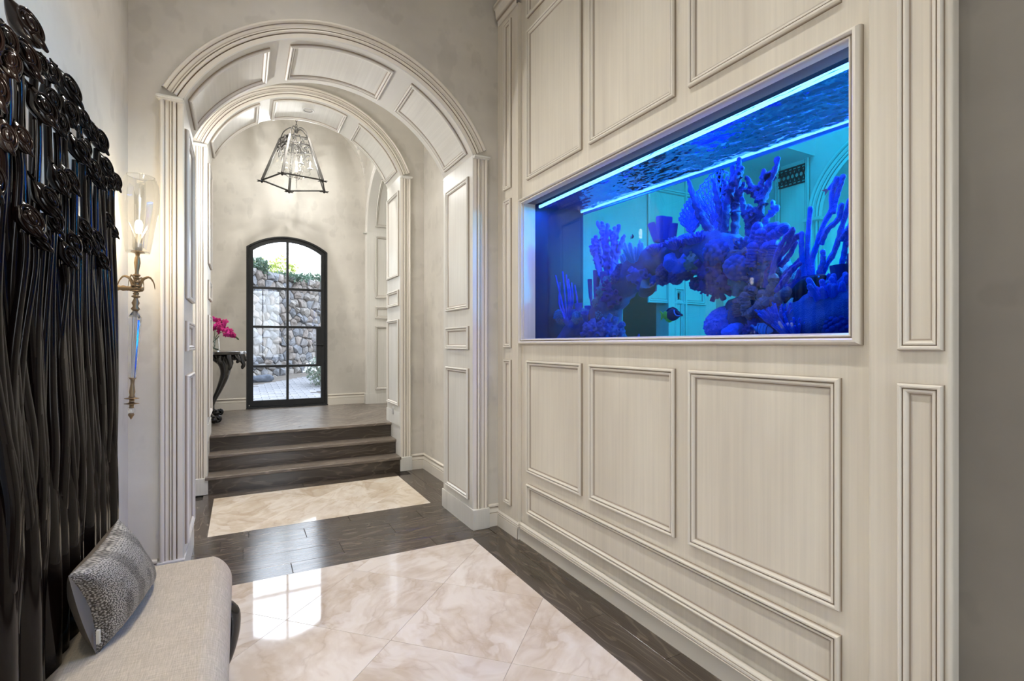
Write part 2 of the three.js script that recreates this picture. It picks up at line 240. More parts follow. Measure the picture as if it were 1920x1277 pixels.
// ---------------------------------------------------------------- floor of the passage: marble squares in an oak border
{
  const f = struct('floor');
  part('bed', box(-0.9, 1.95, -0.12, -0.013, -5.6, 2.6), M.subfloor, f);
  const R = rng(7), areas = [[-0.21, 1.475, -3.36, 0.25], [-0.21, 1.48, -5.32, -4.285]];
  for (const [x0, x1, z0, z1] of areas) part('grout', box(x0, x1, -0.013, -0.0016, z0, z1), M.grout, f);
  const S = 0.8445, U0 = -2.605, V0 = 3.013;                 // diagonal squares: u = x + z, v = x - z
  for (const [x0, x1, z0, z1] of areas) for (let i = -6; i < 10; i++) for (let j = -8; j < 8; j++) {
    const u = U0 + i * S, v = V0 + j * S, pt = (a, b) => [(a + b) / 2, (a - b) / 2], g = 0.0011;
    const p = clipPoly([pt(u + g, v + g), pt(u + S - g, v + g), pt(u + S - g, v + S - g), pt(u + g, v + S - g)], x0 + 0.0005, x1 - 0.0005, z0 + 0.0005, z1 - 0.0005);
    if (p.length < 3 || areaOf(p) < 0.0006) continue;
    const t = R() * 6.28, cs = Math.cos(t), sn = Math.sin(t), ox = R() * 5, oz = R() * 5;
    part('marble_tile', slab(p, -0.012, 0.0004, (x, z) => [x * cs - z * sn + ox, x * sn + z * cs + oz], 0.0008), M.marble[Math.floor(R() * 3)], f);
  }
  const plank = (x0, x1, z0, z1, along) => {
    const ox = R() * 7, oz = R() * 7, g = 0.0009, p = [[x0 + g, z0 + g], [x1 - g, z0 + g], [x1 - g, z1 - g], [x0 + g, z1 - g]];
    part('plank', slab(p, -0.012, 0, (x, z) => (along === 'x' ? [x + ox, z + oz] : [z + ox, x + oz]), 0.0016), M.oak[Math.floor(R() * 4)], f);
  };
  const row = (a, b, cuts, c0, c1, along) => { const q = [a, ...cuts, b]; for (let i = 0; i + 1 < q.length; i++) along === 'x' ? plank(q[i], q[i + 1], c0, c1, 'x') : plank(c0, c1, q[i], q[i + 1], 'z'); };
  row(-0.6, 1.66, [0.285, 1.209], -3.53, -3.36, 'x'); row(-0.6, 1.85, [-0.29, 0.616], -3.735, -3.53, 'x'); row(-0.6, 1.85, [0.018, 1.02], -3.94, -3.735, 'x');
  row(-0.6, 1.85, [-0.12, 0.425, 1.3], -4.145, -3.94, 'x'); row(-0.6, 1.85, [0.054, 0.77], -4.285, -4.145, 'x');
  row(-0.3, 1.62, [0.55], -5.52, -5.32, 'x');
  row(-5.52, -4.285, [], 1.48, 1.645, 'z'); row(-5.52, -4.285, [-4.9], 1.645, 1.9, 'z'); row(-5.32, -4.285, [-4.83], -0.4, -0.21, 'z'); row(-5.6, -4.285, [], -0.62, -0.4, 'z');
  row(-3.36, 0.25, [-2.098, -0.6], 1.475, 1.664, 'z'); row(-3.53, 0.25, [-1.666, -0.2], 1.664, 1.85, 'z');
  row(-3.36, 0.25, [-2.4, -1.1], -0.4, -0.21, 'z'); row(-3.36, 0.25, [-1.8], -0.6, -0.4, 'z');
  for (let k = 0; k < 11; k++) row(-0.6, 1.85, [0.1 + 0.8 * R()], 0.25 + k * 0.2, 0.45 + k * 0.2, 'x');
}
// ---------------------------------------------------------------- stairs and raised floor of the far hall
const UP = 0.49;
{
  const s = struct('stairs'), R = rng(11);
  for (let k = 0; k < 3; k++) {
    const z = -5.495 - 0.2 * k, y = UP / 3 * (k + 1), h = UP / 3;
    part('riser', box(-0.288, 1.556, y - h, y - 0.03, z - 0.02, z), M.oak[k % 3], s);
    const t = box(-0.288, 1.556, y - 0.03, y, z - (k < 2 ? 0.21 : 0.11), z + 0.026, 0.006); part('tread', t, k < 2 ? M.oakPale[2] : M.oakPale[1], s);
  }
  const f = struct('floor_raised');
  part('bed', box(-1.3, 2.6, 0.2, UP - 0.012, -8.12, -5.99), M.subfloor, f);
  const L = 0.75, W = 0.125, q = Math.SQRT1_2, put = (x, z, w, d, turned) => {
    const rot = ([a, b]) => [0.66 + (a - b) * q, -7.0 + (a + b) * q], g = 0.0008;
    const p = clipPoly([[x + g, z + g], [x + w - g, z + g], [x + w - g, z + d - g], [x + g, z + d - g]].map(rot), -0.9, 2.3, -7.99, -6.0);
    if (p.length < 3 || areaOf(p) < 0.002) return;
    const ox = R() * 5, oz = R() * 5; part('plank', slab(p, UP - 0.012, UP, (a, b) => { const u = (a - 0.66 + b + 7) * q, v = (-(a - 0.66) + b + 7) * q; return turned ? [v + ox, u + oz] : [u + ox, v + oz]; }, 0.0012), M.oakPale[Math.floor(R() * 3)], f);
  };
  for (let a = -22; a < 22; a++) for (let b = -4; b < 5; b++) { const x = a * W + b * L, z = a * W - b * L; put(x, z, L, W, false); put(x, z + W, W, L, true); }
}
// ---------------------------------------------------------------- arched openings
const V3 = (x, y, z) => new THREE.Vector3(x, y, z);
const CASING = [[0, -0.004, 0.6], [0.001, 0.012, 0], [0.026, 0.013], [0.0285, 0.006, 1], [0.031, 0.006, 1], [0.033, 0.017, 0], [0.040, 0.0215], [0.047, 0.0205], [0.051, 0.015, 0.35], [0.053, 0.012, 1], [0.055, 0.019, 0], [0.061, 0.0195], [0.063, 0.014, 0.8], [0.070, 0.012, 0.1], [0.080, 0.016], [0.084, 0.0185, 0.25], [0.086, 0.0145, 1], [0.0885, 0.024, 0], [0.096, 0.031], [0.104, 0.031], [0.110, 0.025], [0.113, 0.012, 0.2], [0.115, -0.004, 0.8]];
const TM = [M.trimGlaze, M.trim];
function archway(name, o) {                                // o: x0, x1 opening; spring, rise; z0 front, z1 back; floor under the front, floor under the jambs
  const cx = (o.x0 + o.x1) / 2, hw = (o.x1 - o.x0) / 2, R = (hw * hw + o.rise * o.rise) / (2 * o.rise), cy = o.spring + o.rise - R, A = Math.asin(hw / R), depth = o.z0 - o.z1;
  const w = struct(o.wall), sh = new THREE.Shape();
  sh.moveTo(o.wx0, -0.05); sh.lineTo(o.x0, -0.05); sh.lineTo(o.x0, o.spring); for (let i = 1; i < 48; i++) { const a = -A + 2 * A * i / 48; sh.lineTo(cx + R * Math.sin(a), cy + R * Math.cos(a)); } sh.lineTo(o.x1, o.spring); sh.lineTo(o.x1, -0.05); sh.lineTo(o.wx1, -0.05); sh.lineTo(o.wx1, o.top); sh.lineTo(o.wx0, o.top); sh.closePath();
  const g = planar(new THREE.ExtrudeGeometry(sh, { depth: depth - 0.05, bevelEnabled: false })); g.translate(0, 0, o.z1 + 0.025); part('plaster', g, M.plaster, w);
  const t = struct(name), zf = o.z0 - 0.025, zb = o.z1 + 0.025;
  // lining: soffit board and two jamb boards
  const e = 0.006, soffit = (u, v, h) => V3(cx + (R - h) * Math.sin(u / R), cy + (R - h) * Math.cos(u / R), v);
  part('soffit', loft(48, [[zb - 0.012, -0.02], [zb - 0.012, e], [zf + 0.012, e], [zf + 0.012, -0.02]], (s, z, h) => soffit((-A + 2 * A * s) * R, z, h), 0.9), M.trim, t);
  for (const s of [-1, 1]) { const x = s < 0 ? o.x0 : o.x1; part('jamb', box(x - s * e, x + s * 0.02, 0, o.spring + 0.004, zb - 0.012, zf + 0.012), M.trim, t); }
  for (const [a0, a1] of o.soffits) panelOn(t, (u, v, h) => soffit(u, v, h + e), a0 * Math.PI / 180 * R, a1 * Math.PI / 180 * R, o.pz0, o.pz1, 1, 20, 1, TM);
  for (const s of [-1, 1]) for (const [y0, y1] of o.panels) panelOn(t, (u, v, h) => V3((s < 0 ? o.x0 : o.x1) - s * (h + e), v, u), o.pz0, o.pz1, y0, y1, 1, 1, 1, TM);
  // casing on both faces: two reeded pilasters, the arch over them, capitals and plinths
  for (const f of [1, -1]) {
    const zz = f > 0 ? zf : zb, base = f > 0 ? o.floor : o.floorBack;
    part('arch_casing', loft(56, CASING, (s, a, h) => { const an = -A * 1.0 + 2 * A * s; return V3(cx + (R + a) * Math.sin(an), cy + (R + a) * Math.cos(an), zz + f * h); }), M.paintGlaze, t);
    for (const s of [-1, 1]) {
      const x = s < 0 ? o.x0 : o.x1;
      part('pilaster', loft(1, CASING, (k, a, h) => V3(x + s * a, lerp(base + 0.14, o.spring - 0.01, k), zz + f * h)), M.paintGlaze, t);
      part('capital', [box(x - s * 0.004, x + s * 0.128, o.spring - 0.020, o.spring - 0.004, zz - f * 0.005, zz + f * 0.044, 0.006), box(x - s * 0.001, x + s * 0.122, o.spring - 0.027, o.spring - 0.018, zz - f * 0.005, zz + f * 0.036, 0.003)], M.trim, t);
      part('plinth', box(x - s * 0.012, x + s * 0.124, base, base + 0.153, zz - f * 0.01, zz + f * 0.038, 0.004), M.trim, t);
    }
  }
  for (const s of [-1, 1]) { const x = s < 0 ? o.x0 : o.x1; part('jamb_base', box(x - s * 0.0125, x + s * 0.01, o.floorBack, o.floorBack + 0.153, o.z1 + 0.02, o.z0 - 0.02), M.trim, t); }
  return t;
}
const arch1 = archway('trim_1', { wall: 'wall_front', x0: -0.295, x1: 1.55, spring: 2.825, rise: 0.58, z0: -3.50, z1: -4.15, wx0: -0.75, wx1: 1.95, top: 4.75, floor: 0, floorBack: 0, pz0: -4.055, pz1: -3.580, soffits: [[-62.5, -27], [-19.7, 19.5], [27.2, 62.5]], panels: [[0.21, 1.212], [1.355, 1.538], [1.67, 2.68]] });
const arch2 = archway('trim_2', { wall: 'wall_hall', x0: -0.275, x1: 1.558, spring: 3.255, rise: 0.632, z0: -5.50, z1: -6.075, wx0: -0.75, wx1: 2.1, top: 5.1, floor: 0, floorBack: UP, pz0: -6.035, pz1: -5.553, soffits: [[-66, -29], [-21.3, 21.5], [29.2, 66]], panels: [[0.713, 1.674], [1.824, 2.003], [2.153, 3.10]] });
// jamb boards of the second arch run down beside the steps
// ---------------------------------------------------------------- side walls, ceilings, rear wall of the passage
{
  let w = struct('wall_left'); part('plaster', box(-0.75, -0.555, -0.05, 4.75, -3.53, 2.65), M.plaster, w);
  const b = struct('baseboard_left'); part('board', rail(BASE_HIGH, [-0.555, 0, 2.5], [-0.555, 0, -3.525], [1, 0, 0]), M.paintGlaze, b);
  w = struct('wall_rear'); part('plaster', [box(-0.75, 1.95, -0.05, 0.9, 2.5, 2.65), box(-0.75, 0.1, 0.9, 3.2, 2.5, 2.65), box(1.2, 1.95, 0.9, 3.2, 2.5, 2.65), box(-0.75, 1.95, 3.2, 4.75, 2.5, 2.65)], M.plaster, w);
  const win = struct('added_window_1'); part('frame', [box(0.1, 0.15, 0.9, 3.2, 2.54, 2.6), box(1.15, 1.2, 0.9, 3.2, 2.54, 2.6), box(0.15, 1.15, 0.9, 0.96, 2.54, 2.6), box(0.15, 1.15, 3.14, 3.2, 2.54, 2.6), box(0.63, 0.67, 0.96, 3.14, 2.54, 2.6)], M.black, win); part('pane', box(0.15, 0.63, 0.96, 3.14, 2.568, 2.572), M.doorGlass, win); part('pane', box(0.67, 1.15, 0.96, 3.14, 2.568, 2.572), M.doorGlass, win);  // unseen rear window, added for daylight and highlights on the carving
  const c = struct('ceiling'); part('board', box(-0.75, 1.95, 4.6, 4.75, -3.53, 2.65), M.ceiling, c);
  const bf = struct('baseboard_front'); part('board', rail(BASE_HIGH, [1.672, 0, -3.525], [1.80, 0, -3.525], [0, 0, 1]), M.paintGlaze, bf); part('board', rail(BASE_HIGH, [-0.555, 0, -3.525], [-0.418, 0, -3.525], [0, 0, 1]), M.paintGlaze, bf);
  // the small hall between the arches
  w = struct('wall_hall_right'); part('plaster', box(1.83, 2.0, -0.05, 4.9, -5.53, -4.12), M.plaster, w);
  const bh = struct('baseboard_hall'); part('board', rail(BASE_HIGH, [1.83, 0, -4.12], [1.83, 0, -5.525], [-1, 0, 0]), M.paintGlaze, bh); part('board', rail(BASE_HIGH, [1.678, 0, -5.525], [1.83, 0, -5.525], [0, 0, 1]), M.paintGlaze, bh); part('board', rail(BASE_HIGH, [1.672, 0, -4.125], [1.83, 0, -4.125], [0, 0, -1]), M.paintGlaze, bh);
  w = struct('wall_hall_left'); part('plaster', box(-0.78, -0.62, -0.05, 4.9, -5.53, -4.12), M.plaster, w);
  const ch = struct('ceiling_hall'); part('board', box(-0.78, 2.0, 4.6, 4.75, -5.53, -4.12), M.ceiling, ch);
}
// ---------------------------------------------------------------- panelled wall with the aquarium opening
const RX = 1.788, PX = 1.760;
{
  const w = struct('wall_right'), on = (x) => (u, v, h) => V3(x - h, v, u);
  part('panelling', [box(RX, 1.872, -0.05, 1.427, -3.2, -0.9), box(RX, 1.872, 2.405, 4.75, -3.2, -0.9), box(RX, 1.872, 1.427, 2.405, -3.2, -3.155), box(RX, 1.872, 1.427, 2.405, -0.95, -0.9)], M.paint, w);
  part('far_pilaster', box(PX, 1.95, -0.05, 3.86, -3.53, -3.2, 0.002), M.paint, w);
  part('near_pilaster', box(PX, 1.95, -0.05, 4.75, -0.893, -0.675, 0.012), M.paint, w);
  part('plaster_above', box(PX + 0.03, 1.95, 3.86, 4.75, -3.53, -3.2), M.plaster, w);
  part('cap', loft(1, [[3.84, -0.002, 0.6], [3.845, 0.012], [3.87, 0.013], [3.875, 0.022, 0.9], [3.90, 0.03], [3.95, 0.035], [3.96, 0.05, 0.5], [3.985, 0.052], [3.99, -0.04, 0.5]], (t, a, h) => V3(PX - h, a, lerp(-3.5, -3.2, t))), M.paintGlaze, w);
  const cols = [[-3.105, -2.457], [-2.380, -1.724], [-1.642, -0.985]];
  for (const [z0, z1] of cols) { panelOn(w, on(RX), z0, z1, 0.498, 1.285); panelOn(w, on(RX), z0, z1, 2.55, 3.60); panelOn(w, on(RX), z0, z1, 3.69, 4.5); }
  panelOn(w, on(RX), -3.105, -0.985, 0.204, 0.418);
  for (const [y0, y1] of [[0.208, 1.283], [1.372, 2.475], [2.55, 3.80]]) { panelOn(w, on(PX), -3.410, -3.295, y0, y1, 0.85); panelOn(w, on(PX), -0.806, -0.690, y0 + 0.008, y1, 0.85); }
  const b = struct('baseboard_right');
  part('board', rail(BASE_LOW, [RX - 0.006, 0, -3.2], [RX - 0.006, 0, -0.9], [-1, 0, 0]), M.paintGlaze, b);
  for (const [z0, z1] of [[-3.51, -3.185], [-0.905, -0.66]]) { part('board', rail(BASE_LOW, [PX + 0.004, 0, z0], [PX + 0.004, 0, z1], [-1, 0, 0]), M.paintGlaze, b); }
  part('board', rail(BASE_LOW, [PX - 0.012, 0, -3.2], [RX, 0, -3.2], [0, 0, 1]), M.paintGlaze, b);
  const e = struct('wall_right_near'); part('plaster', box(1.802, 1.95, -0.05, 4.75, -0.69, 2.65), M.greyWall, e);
}
// ---------------------------------------------------------------- far hall: vaulted ceiling, door wall, side arch
const DZ = -7.97;
{
  const d = struct('wall_door'), sh = new THREE.Shape(), cx = 0.61, hw = 0.536, rise = 0.184, R = (hw * hw + rise * rise) / (2 * rise), sy = 2.758, cy = sy + rise - R;
  sh.moveTo(-1.3, 0.2); sh.lineTo(cx - hw, 0.2); sh.lineTo(cx - hw, sy); for (let i = 1; i < 24; i++) { const x = -hw + 2 * hw * i / 24; sh.lineTo(cx + x, cy + Math.sqrt(R * R - x * x)); } sh.lineTo(cx + hw, sy); sh.lineTo(cx + hw, 0.2); sh.lineTo(2.6, 0.2); sh.lineTo(2.6, 5.2); sh.lineTo(-1.3, 5.2); sh.closePath();
  const g = planar(new THREE.ExtrudeGeometry(sh, { depth: 0.2, bevelEnabled: false })); g.translate(0, 0, DZ - 0.2); part('plaster', g, M.plaster, d);
  const b = struct('baseboard_door_wall'); part('board', rail(BASE_HIGH.map(([s, h, k]) => [s * 0.95, h, k]), [-0.9, UP, DZ], [0.069, UP, DZ], [0, 0, 1]), M.paintGlaze, b); part('board', rail(BASE_HIGH.map(([s, h, k]) => [s * 0.95, h, k]), [1.151, UP, DZ], [1.70, UP, DZ], [0, 0, 1]), M.paintGlaze, b);
  // groin vault
  const c = struct('ceiling_vault'), n = 40, x0 = -0.40, x1 = 1.70, z0 = DZ, z1 = -6.05, sp = 3.77, hx = (x0 + x1) / 2, r = (x1 - x0) / 2, hz = (z0 + z1) / 2, rz = (z1 - z0) / 2, pos = [];
  const H = (x, z) => sp + Math.max(Math.sqrt(Math.max(0, r * r - (x - hx) ** 2)), r * Math.sqrt(Math.max(0, 1 - ((z - hz) / rz) ** 2)));
  const gx = (i) => hx - r * Math.cos(Math.PI * i / n), gz = (i) => hz - rz * Math.cos(Math.PI * i / n);
  for (let i = 0; i < n; i++) for (let j = 0; j < n; j++) { const q = [[i, j], [i + 1, j], [i + 1, j + 1], [i, j + 1]].map(([a, b2]) => [gx(a), H(gx(a), gz(b2)), gz(b2)]); for (const m of [0, 2, 1, 0, 3, 2]) pos.push(...q[m]); }
  part('vault', toCreasedNormals(planar(tris(pos)), 0.4), M.plaster, c); part('roof', box(-1.3, 2.6, 5.0, 5.15, -8.17, -6.0), M.ceiling, c);
  // side wall on the right with its arched, panelled recess
  const s = struct('wall_side'), az0 = -7.83, az1 = -6.20, asp = 3.10, aw = (az1 - az0) / 2, azc = (az0 + az1) / 2, sh2 = new THREE.Shape();
  sh2.moveTo(DZ, 0.2); sh2.lineTo(az0, 0.2); sh2.lineTo(az0, asp); for (let i = 1; i < 32; i++) { const a = Math.PI * (1 - i / 32); sh2.lineTo(azc + aw * Math.cos(a), asp + aw * Math.sin(a)); } sh2.lineTo(az1, asp); sh2.lineTo(az1, 0.2); sh2.lineTo(-6.05, 0.2); sh2.lineTo(-6.05, 5.0); sh2.lineTo(DZ, 5.0); sh2.closePath();
  const toX = (g2, x) => { g2.applyMatrix4(new THREE.Matrix4().set(0, 0, 1, x, 0, 1, 0, 0, 1, 0, 0, 0, 0, 0, 0, 1)); g2 = planar(g2); g2.deleteAttribute('normal'); g2.computeVertexNormals(); return g2; };
  part('plaster', toX(new THREE.ExtrudeGeometry(sh2, { depth: 0.7, bevelEnabled: false }), 1.70), M.plaster, s);
  part('recess_back', box(2.4, 2.5, 0.2, 5.0, DZ, -6.05), M.plaster, s);
  const t = struct('trim_3'), mapJ = (u, v, h) => V3(u, v, az0 + 0.006 + h), C3 = scaled(CASING, 0.62);
  part('jamb', box(1.695, 2.39, UP, asp, az0 - 0.01, az0 + 0.006), M.trim, t); part('jamb_base', box(1.685, 2.39, UP, UP + 0.15, az0 - 0.01, az0 + 0.014), M.trim, t);
  for (const [y0, y1] of [[0.70, 1.672], [1.785, 1.972], [2.10, 3.05]]) panelOn(t, mapJ, 1.815, 2.29, y0, y1, 1, 1, 1, TM);
  panelOn(t, (u, v, h) => { const a = Math.PI - v / aw; return V3(u, asp + (aw - h - 0.006) * Math.sin(a), azc + (aw - h - 0.006) * Math.cos(a)); }, 1.815, 2.29, 0.085, 0.85, 1, 1, 14, TM);
  part('soffit', loft(32, [[1.695, -0.01], [1.695, 0.006], [2.39, 0.006]], (k, x, h) => { const a = Math.PI * (1 - k); return V3(x, asp + (aw - h) * Math.sin(a), azc + (aw - h) * Math.cos(a)); }), M.trim, t);
  part('arch_casing', loft(32, C3, (k, a, h) => { const an = Math.PI * (1 - k); return V3(1.70 - h, asp + (aw + a) * Math.sin(an), azc + (aw + a) * Math.cos(an)); }), M.trimGlaze, t);
  part('pilaster', loft(1, C3, (k, a, h) => V3(1.70 - h, lerp(UP + 0.14, asp - 0.01, k), az0 - a)), M.trimGlaze, t);
  part('plinth', box(1.672, 1.705, UP, UP + 0.153, az0 - 0.085, az0 + 0.010, 0.004), M.trim, t);
  part('capital', box(1.655, 1.72, asp - 0.022, asp - 0.004, az0 - 0.085, az0 + 0.006, 0.005), M.trim, t);
  // left side: a matching recess in which the console table stands
  const l = struct('wall_side_left'); part('plaster', [box(-0.55, -0.40, 0.2, 5.0, DZ, -7.83), box(-0.55, -0.40, 0.2, 5.0, -6.20, -6.05), box(-0.55, -0.40, 3.6, 5.0, -7.83, -6.20), box(-0.98, -0.55, 3.6, 3.75, -7.99, -6.05), box(-0.98, -0.86, 0.2, 3.6, -7.99, -6.05), box(-0.98, -0.55, 0.2, 3.6, -6.08, -6.04)], M.plaster, l);
}
// ---------------------------------------------------------------- the arched steel and glass door
{
  const d = struct('door_1'), cx = 0.61, z0 = DZ - 0.075, z1 = DZ - 0.02;
  const arc = (hw, sy, rise, n = 20) => { const R = (hw * hw + rise * rise) / (2 * rise), cy = sy + rise - R, o = []; for (let i = 0; i <= n; i++) { const x = -hw + 2 * hw * i / n; o.push([cx + x, cy + Math.sqrt(R * R - x * x)]); } return o; };
  const outline = (hw, y0, sy, rise) => { const s = new THREE.Path(); s.moveTo(cx - hw, y0); for (const [x, y] of arc(hw, sy, rise)) s.lineTo(x, y); s.lineTo(cx + hw, y0); s.closePath(); return s; };
  const ring = (o, i, depth, z) => { const s = new THREE.Shape(outline(...o).getPoints()); s.holes.push(outline(...i)); const g = planar(new THREE.ExtrudeGeometry(s, { depth, bevelEnabled: true, bevelSize: 0.002, bevelThickness: 0.002, bevelSegments: 1 })); g.translate(0, 0, z); return g; };
  part('door_frame', ring([0.535, UP, 2.758, 0.183], [0.505, UP + 0.025, 2.748, 0.172], 0.075, z0 - 0.005), M.black, d);
  part('door_leaf', ring([0.503, UP + 0.028, 2.747, 0.171], [0.449, 0.60, 2.722, 0.148], 0.05, z0), M.black, d);
  const mx = 0.603; part('mullion', box(mx - 0.016, mx + 0.016, 0.6, 2.87, z0, z1 - 0.003, 0.003), M.black, d);
  for (const y of [2.193, 1.643, 1.084]) part('glazing_bar', box(cx - 0.45, cx + 0.45, y - 0.017, y + 0.017, z0 + 0.001, z1 - 0.004, 0.003), M.black, d);
  part('lock_panel', box(0.993, 1.075, 1.09, 1.64, z0 + 0.002, z1 - 0.001, 0.003), M.black, d);
  const h = part('handle', taperTube([[1.075, 1.383, z1], [1.075, 1.383, z1 + 0.045], [1.05, 1.383, z1 + 0.05], [0.955, 1.386, z1 + 0.05]], [0.008, 0.007], 24, 8), M.black, d); part('rose', lathe([[0, 0], [0.022, 0], [0.022, 0.006], [0, 0.008]], 16).rotateX(Math.PI / 2).translate(1.075, 1.383, z1), M.black, h);
  for (const y of [0.72, 2.55]) part('hinge', box(0.090, 0.106, y - 0.05, y + 0.05, z1, z1 + 0.012, 0.004), M.black, d);
  part('door_stop', lathe([[0, 0], [0.012, 0], [0.012, 0.006], [0, 0.01]], 12).rotateX(Math.PI / 2).translate(0.108, 0.535, z1), M.chrome, d);
  const ys = [[0.6, 1.067], [1.101, 1.626], [1.66, 2.176]];
  ys.forEach(([a, b], i) => { part('pane', box(0.158, mx - 0.016, a, b, z0 + 0.024, z0 + 0.028), M.doorGlass, d); part('pane', box(mx + 0.016, i === 1 ? 0.993 : 1.062, a, b, z0 + 0.024, z0 + 0.028), M.doorGlass, d); });
  for (const s of [-1, 1]) { const p = new THREE.Shape(); const pts = arc(0.452, 2.720, 0.148, 40).filter(([x]) => (x - mx) * s > 0.015); const e = mx + s * 0.016; p.moveTo(s < 0 ? pts[0][0] : e, 2.21); if (s > 0) p.lineTo(e, 2.866); for (const q of pts) p.lineTo(...q); if (s < 0) p.lineTo(e, 2.866); p.lineTo(s < 0 ? e : pts[pts.length - 1][0], 2.21); p.closePath(); const g = planar(new THREE.ExtrudeGeometry(p, { depth: 0.004, bevelEnabled: false })); g.translate(0, 0, z0 + 0.024); part('pane', g, M.doorGlass, d); }
  part('threshold', box(0.06, 1.16, UP - 0.02, UP + 0.012, DZ - 0.2, DZ + 0.01, 0.003), M.black, d);
}

// ---------------------------------------------------------------- carved wall sculpture: a thicket of tall stems with spiral buds
{
  const o = thing('wall_sculpture', 'tall dark lacquered wall carving of many long stems with spiral flower buds', 'sculpture', [0, 0, 0]);
  const bud = (() => {                                     // pointed above, full below, with a carved spiral on its face (+z); 1 unit tall
    const g = new THREE.SphereGeometry(1, 28, 22), p = g.attributes.position;
    for (let i = 0; i < p.count; i++) { const y = p.getY(i), w = y > 0 ? Math.pow(1 - y, 0.25) * (1 - 0.30 * y) : 1 - 0.12 * y * y; p.setXYZ(i, p.getX(i) * 0.33 * w, y * 0.5, p.getZ(i) * (p.getZ(i) > 0 ? 0.19 : 0.28) * w + 0.05 * (1 - y) - 0.03); }
    g.computeVertexNormals();
    const sp = []; for (let i = 0; i <= 40; i++) { const a = -0.5 * Math.PI + i / 40 * 3.1 * Math.PI, r = lerp(1, 0.40, Math.pow(i / 40, 0.9)), x = 0.25 * r * Math.cos(a), y = 0.34 * r * Math.sin(a) - 0.08, q = clamp(1 - (x / 0.33) ** 2 - (y / 0.5) ** 2); sp.push([x, y, 0.20 * Math.sqrt(q) + 0.045 * (1 - y) - 0.005]); }
    const seed = new THREE.SphereGeometry(1, 16, 12); seed.scale(0.095, 0.17, 0.085); seed.translate(0.01, -0.09, 0.205);
    const tail = taperTube([[0, -0.30, 0.12], [0.02, -0.46, 0.16], [0.07, -0.55, 0.13]], [0.13, 0.05], 8, 10), tip = taperTube([[0, 0.40, 0], [-0.02, 0.50, -0.02], [-0.04, 0.58, 0.0]], [0.09, 0.03], 6, 10);
    return merge([g, taperTube(sp, [0.040, 0.028], 60, 8), seed, tail, tip]);
  })();
  const R = rng(21), buds = [];
  const B = (p, h, roll = 0) => buds.push([p, h, roll]);
  B([-0.48, 2.204, -1.697], 0.155, 0.4); B([-0.47, 2.083, -1.536], 0.13); B([-0.455, 2.082, -1.595], 0.15, 0.3); B([-0.45, 2.026, -1.51], 0.11); B([-0.48, 2.157, -1.795], 0.10, 0.2); B([-0.49, 2.195, -1.937], 0.10, 0.2);
  B([-0.455, 2.014, -1.725], 0.135, 0.3); B([-0.49, 2.116, -1.937], 0.12, 0.1); B([-0.5, 2.237, -2.133], 0.16, 0.35); B([-0.48, 2.13, -2.059], 0.135, 0.1); B([-0.475, 2.06, -1.964], 0.115); B([-0.44, 1.843, -1.454], 0.10); B([-0.44, 1.869, -1.536], 0.10, 0.2);
  B([-0.47, 2.038, -2.131], 0.13, 0.3); B([-0.49, 2.103, -2.316], 0.10); B([-0.505, 2.219, -2.344], 0.115, 0.2); B([-0.505, 2.214, -2.454], 0.12, 0.2); B([-0.5, 2.22, -2.559], 0.15, 0.2);
  B([-0.485, 2.051, -2.372], 0.13, 0.1); B([-0.48, 2.037, -2.457], 0.125, 0.2); B([-0.5, 2.145, -2.657], 0.14, 0.2); B([-0.5, 2.111, -2.754], 0.115); B([-0.505, 2.145, -2.877], 0.13, 0.1);
  B([-0.46, 1.872, -1.888], 0.12, 0.1); B([-0.465, 1.904, -2], 0.125, 0.25); B([-0.435, 1.694, -1.564], 0.125, 0.35); B([-0.44, 1.667, -1.645], 0.105, 0.4); B([-0.45, 1.781, -1.738], 0.135, 0.35); B([-0.455, 1.741, -1.826], 0.10, 0.25);
  B([-0.475, 1.799, -2.198], 0.12, 0.35); B([-0.47, 1.747, -2.228], 0.09); B([-0.475, 1.762, -2.345], 0.10, 0.1); B([-0.48, 1.801, -2.424], 0.115, 0.25); B([-0.46, 1.718, -2.028], 0.115, 0.2); B([-0.455, 1.669, -1.957], 0.11, 0.2);
  B([-0.5, 1.934, -2.714], 0.11, 0.25); B([-0.505, 1.91, -2.834], 0.10, 0.3); B([-0.47, 1.725, -2.446], 0.11, 0.3); B([-0.47, 1.955, -1.489], 0.13); B([-0.48, 2.063, -1.481], 0.15); B([-0.45, 1.742, -1.413], 0.12);
  // thick trunks below; the thin stem of every bud runs down into one of them
  const nT = 12, trunkZ = (i) => lerp(-1.605, -2.655, i / (nT - 1)), trunks = [];
  for (let i = 0; i < nT; i++) {
    const z = trunkZ(i) + 0.014 * (R() - 0.5), top = 1.50 + 0.24 * R(), s = 0.05 * (R() - 0.5), x = -0.500 + 0.012 * (i % 2);
    trunks.push(z); part('trunk', taperTube([[x - 0.012, top, z + s], [x - 0.006, lerp(top, 1.0, 0.5), z + s * 0.6], [x, 0.95, z + s * 0.2], [x, 0.5, z], [x - 0.004, 0.10, z]], (t) => lerp(0.013, 0.045, smooth(0, 0.6, t)), 44, 16, 0, 1, [1, 0.85]), M.lacquer, o);
  }
  buds.forEach(([p, h, roll], i) => {
    const m = part('flower_bud', bud, M.lacquer, o); m.scale.set(h * (0.56 + 0.1 * R()), h * 0.84, h * 0.72); m.position.set(...p); m.rotation.set(-0.12 - 0.1 * R(), 0.62 + 0.35 * (R() - 0.5), 0.14 + roll * 0.75, 'YXZ');
    let k = 0; trunks.forEach((z, j) => { if (Math.abs(z - p[2]) < Math.abs(trunks[k] - p[2])) k = j; }); if (i % 3 === 0 && k + 1 < nT) k++;
    const zt = trunks[k], yk = Math.min(p[1] - 0.45, 1.15 - 0.25 * R()), side = 0.03 * (R() - 0.5);
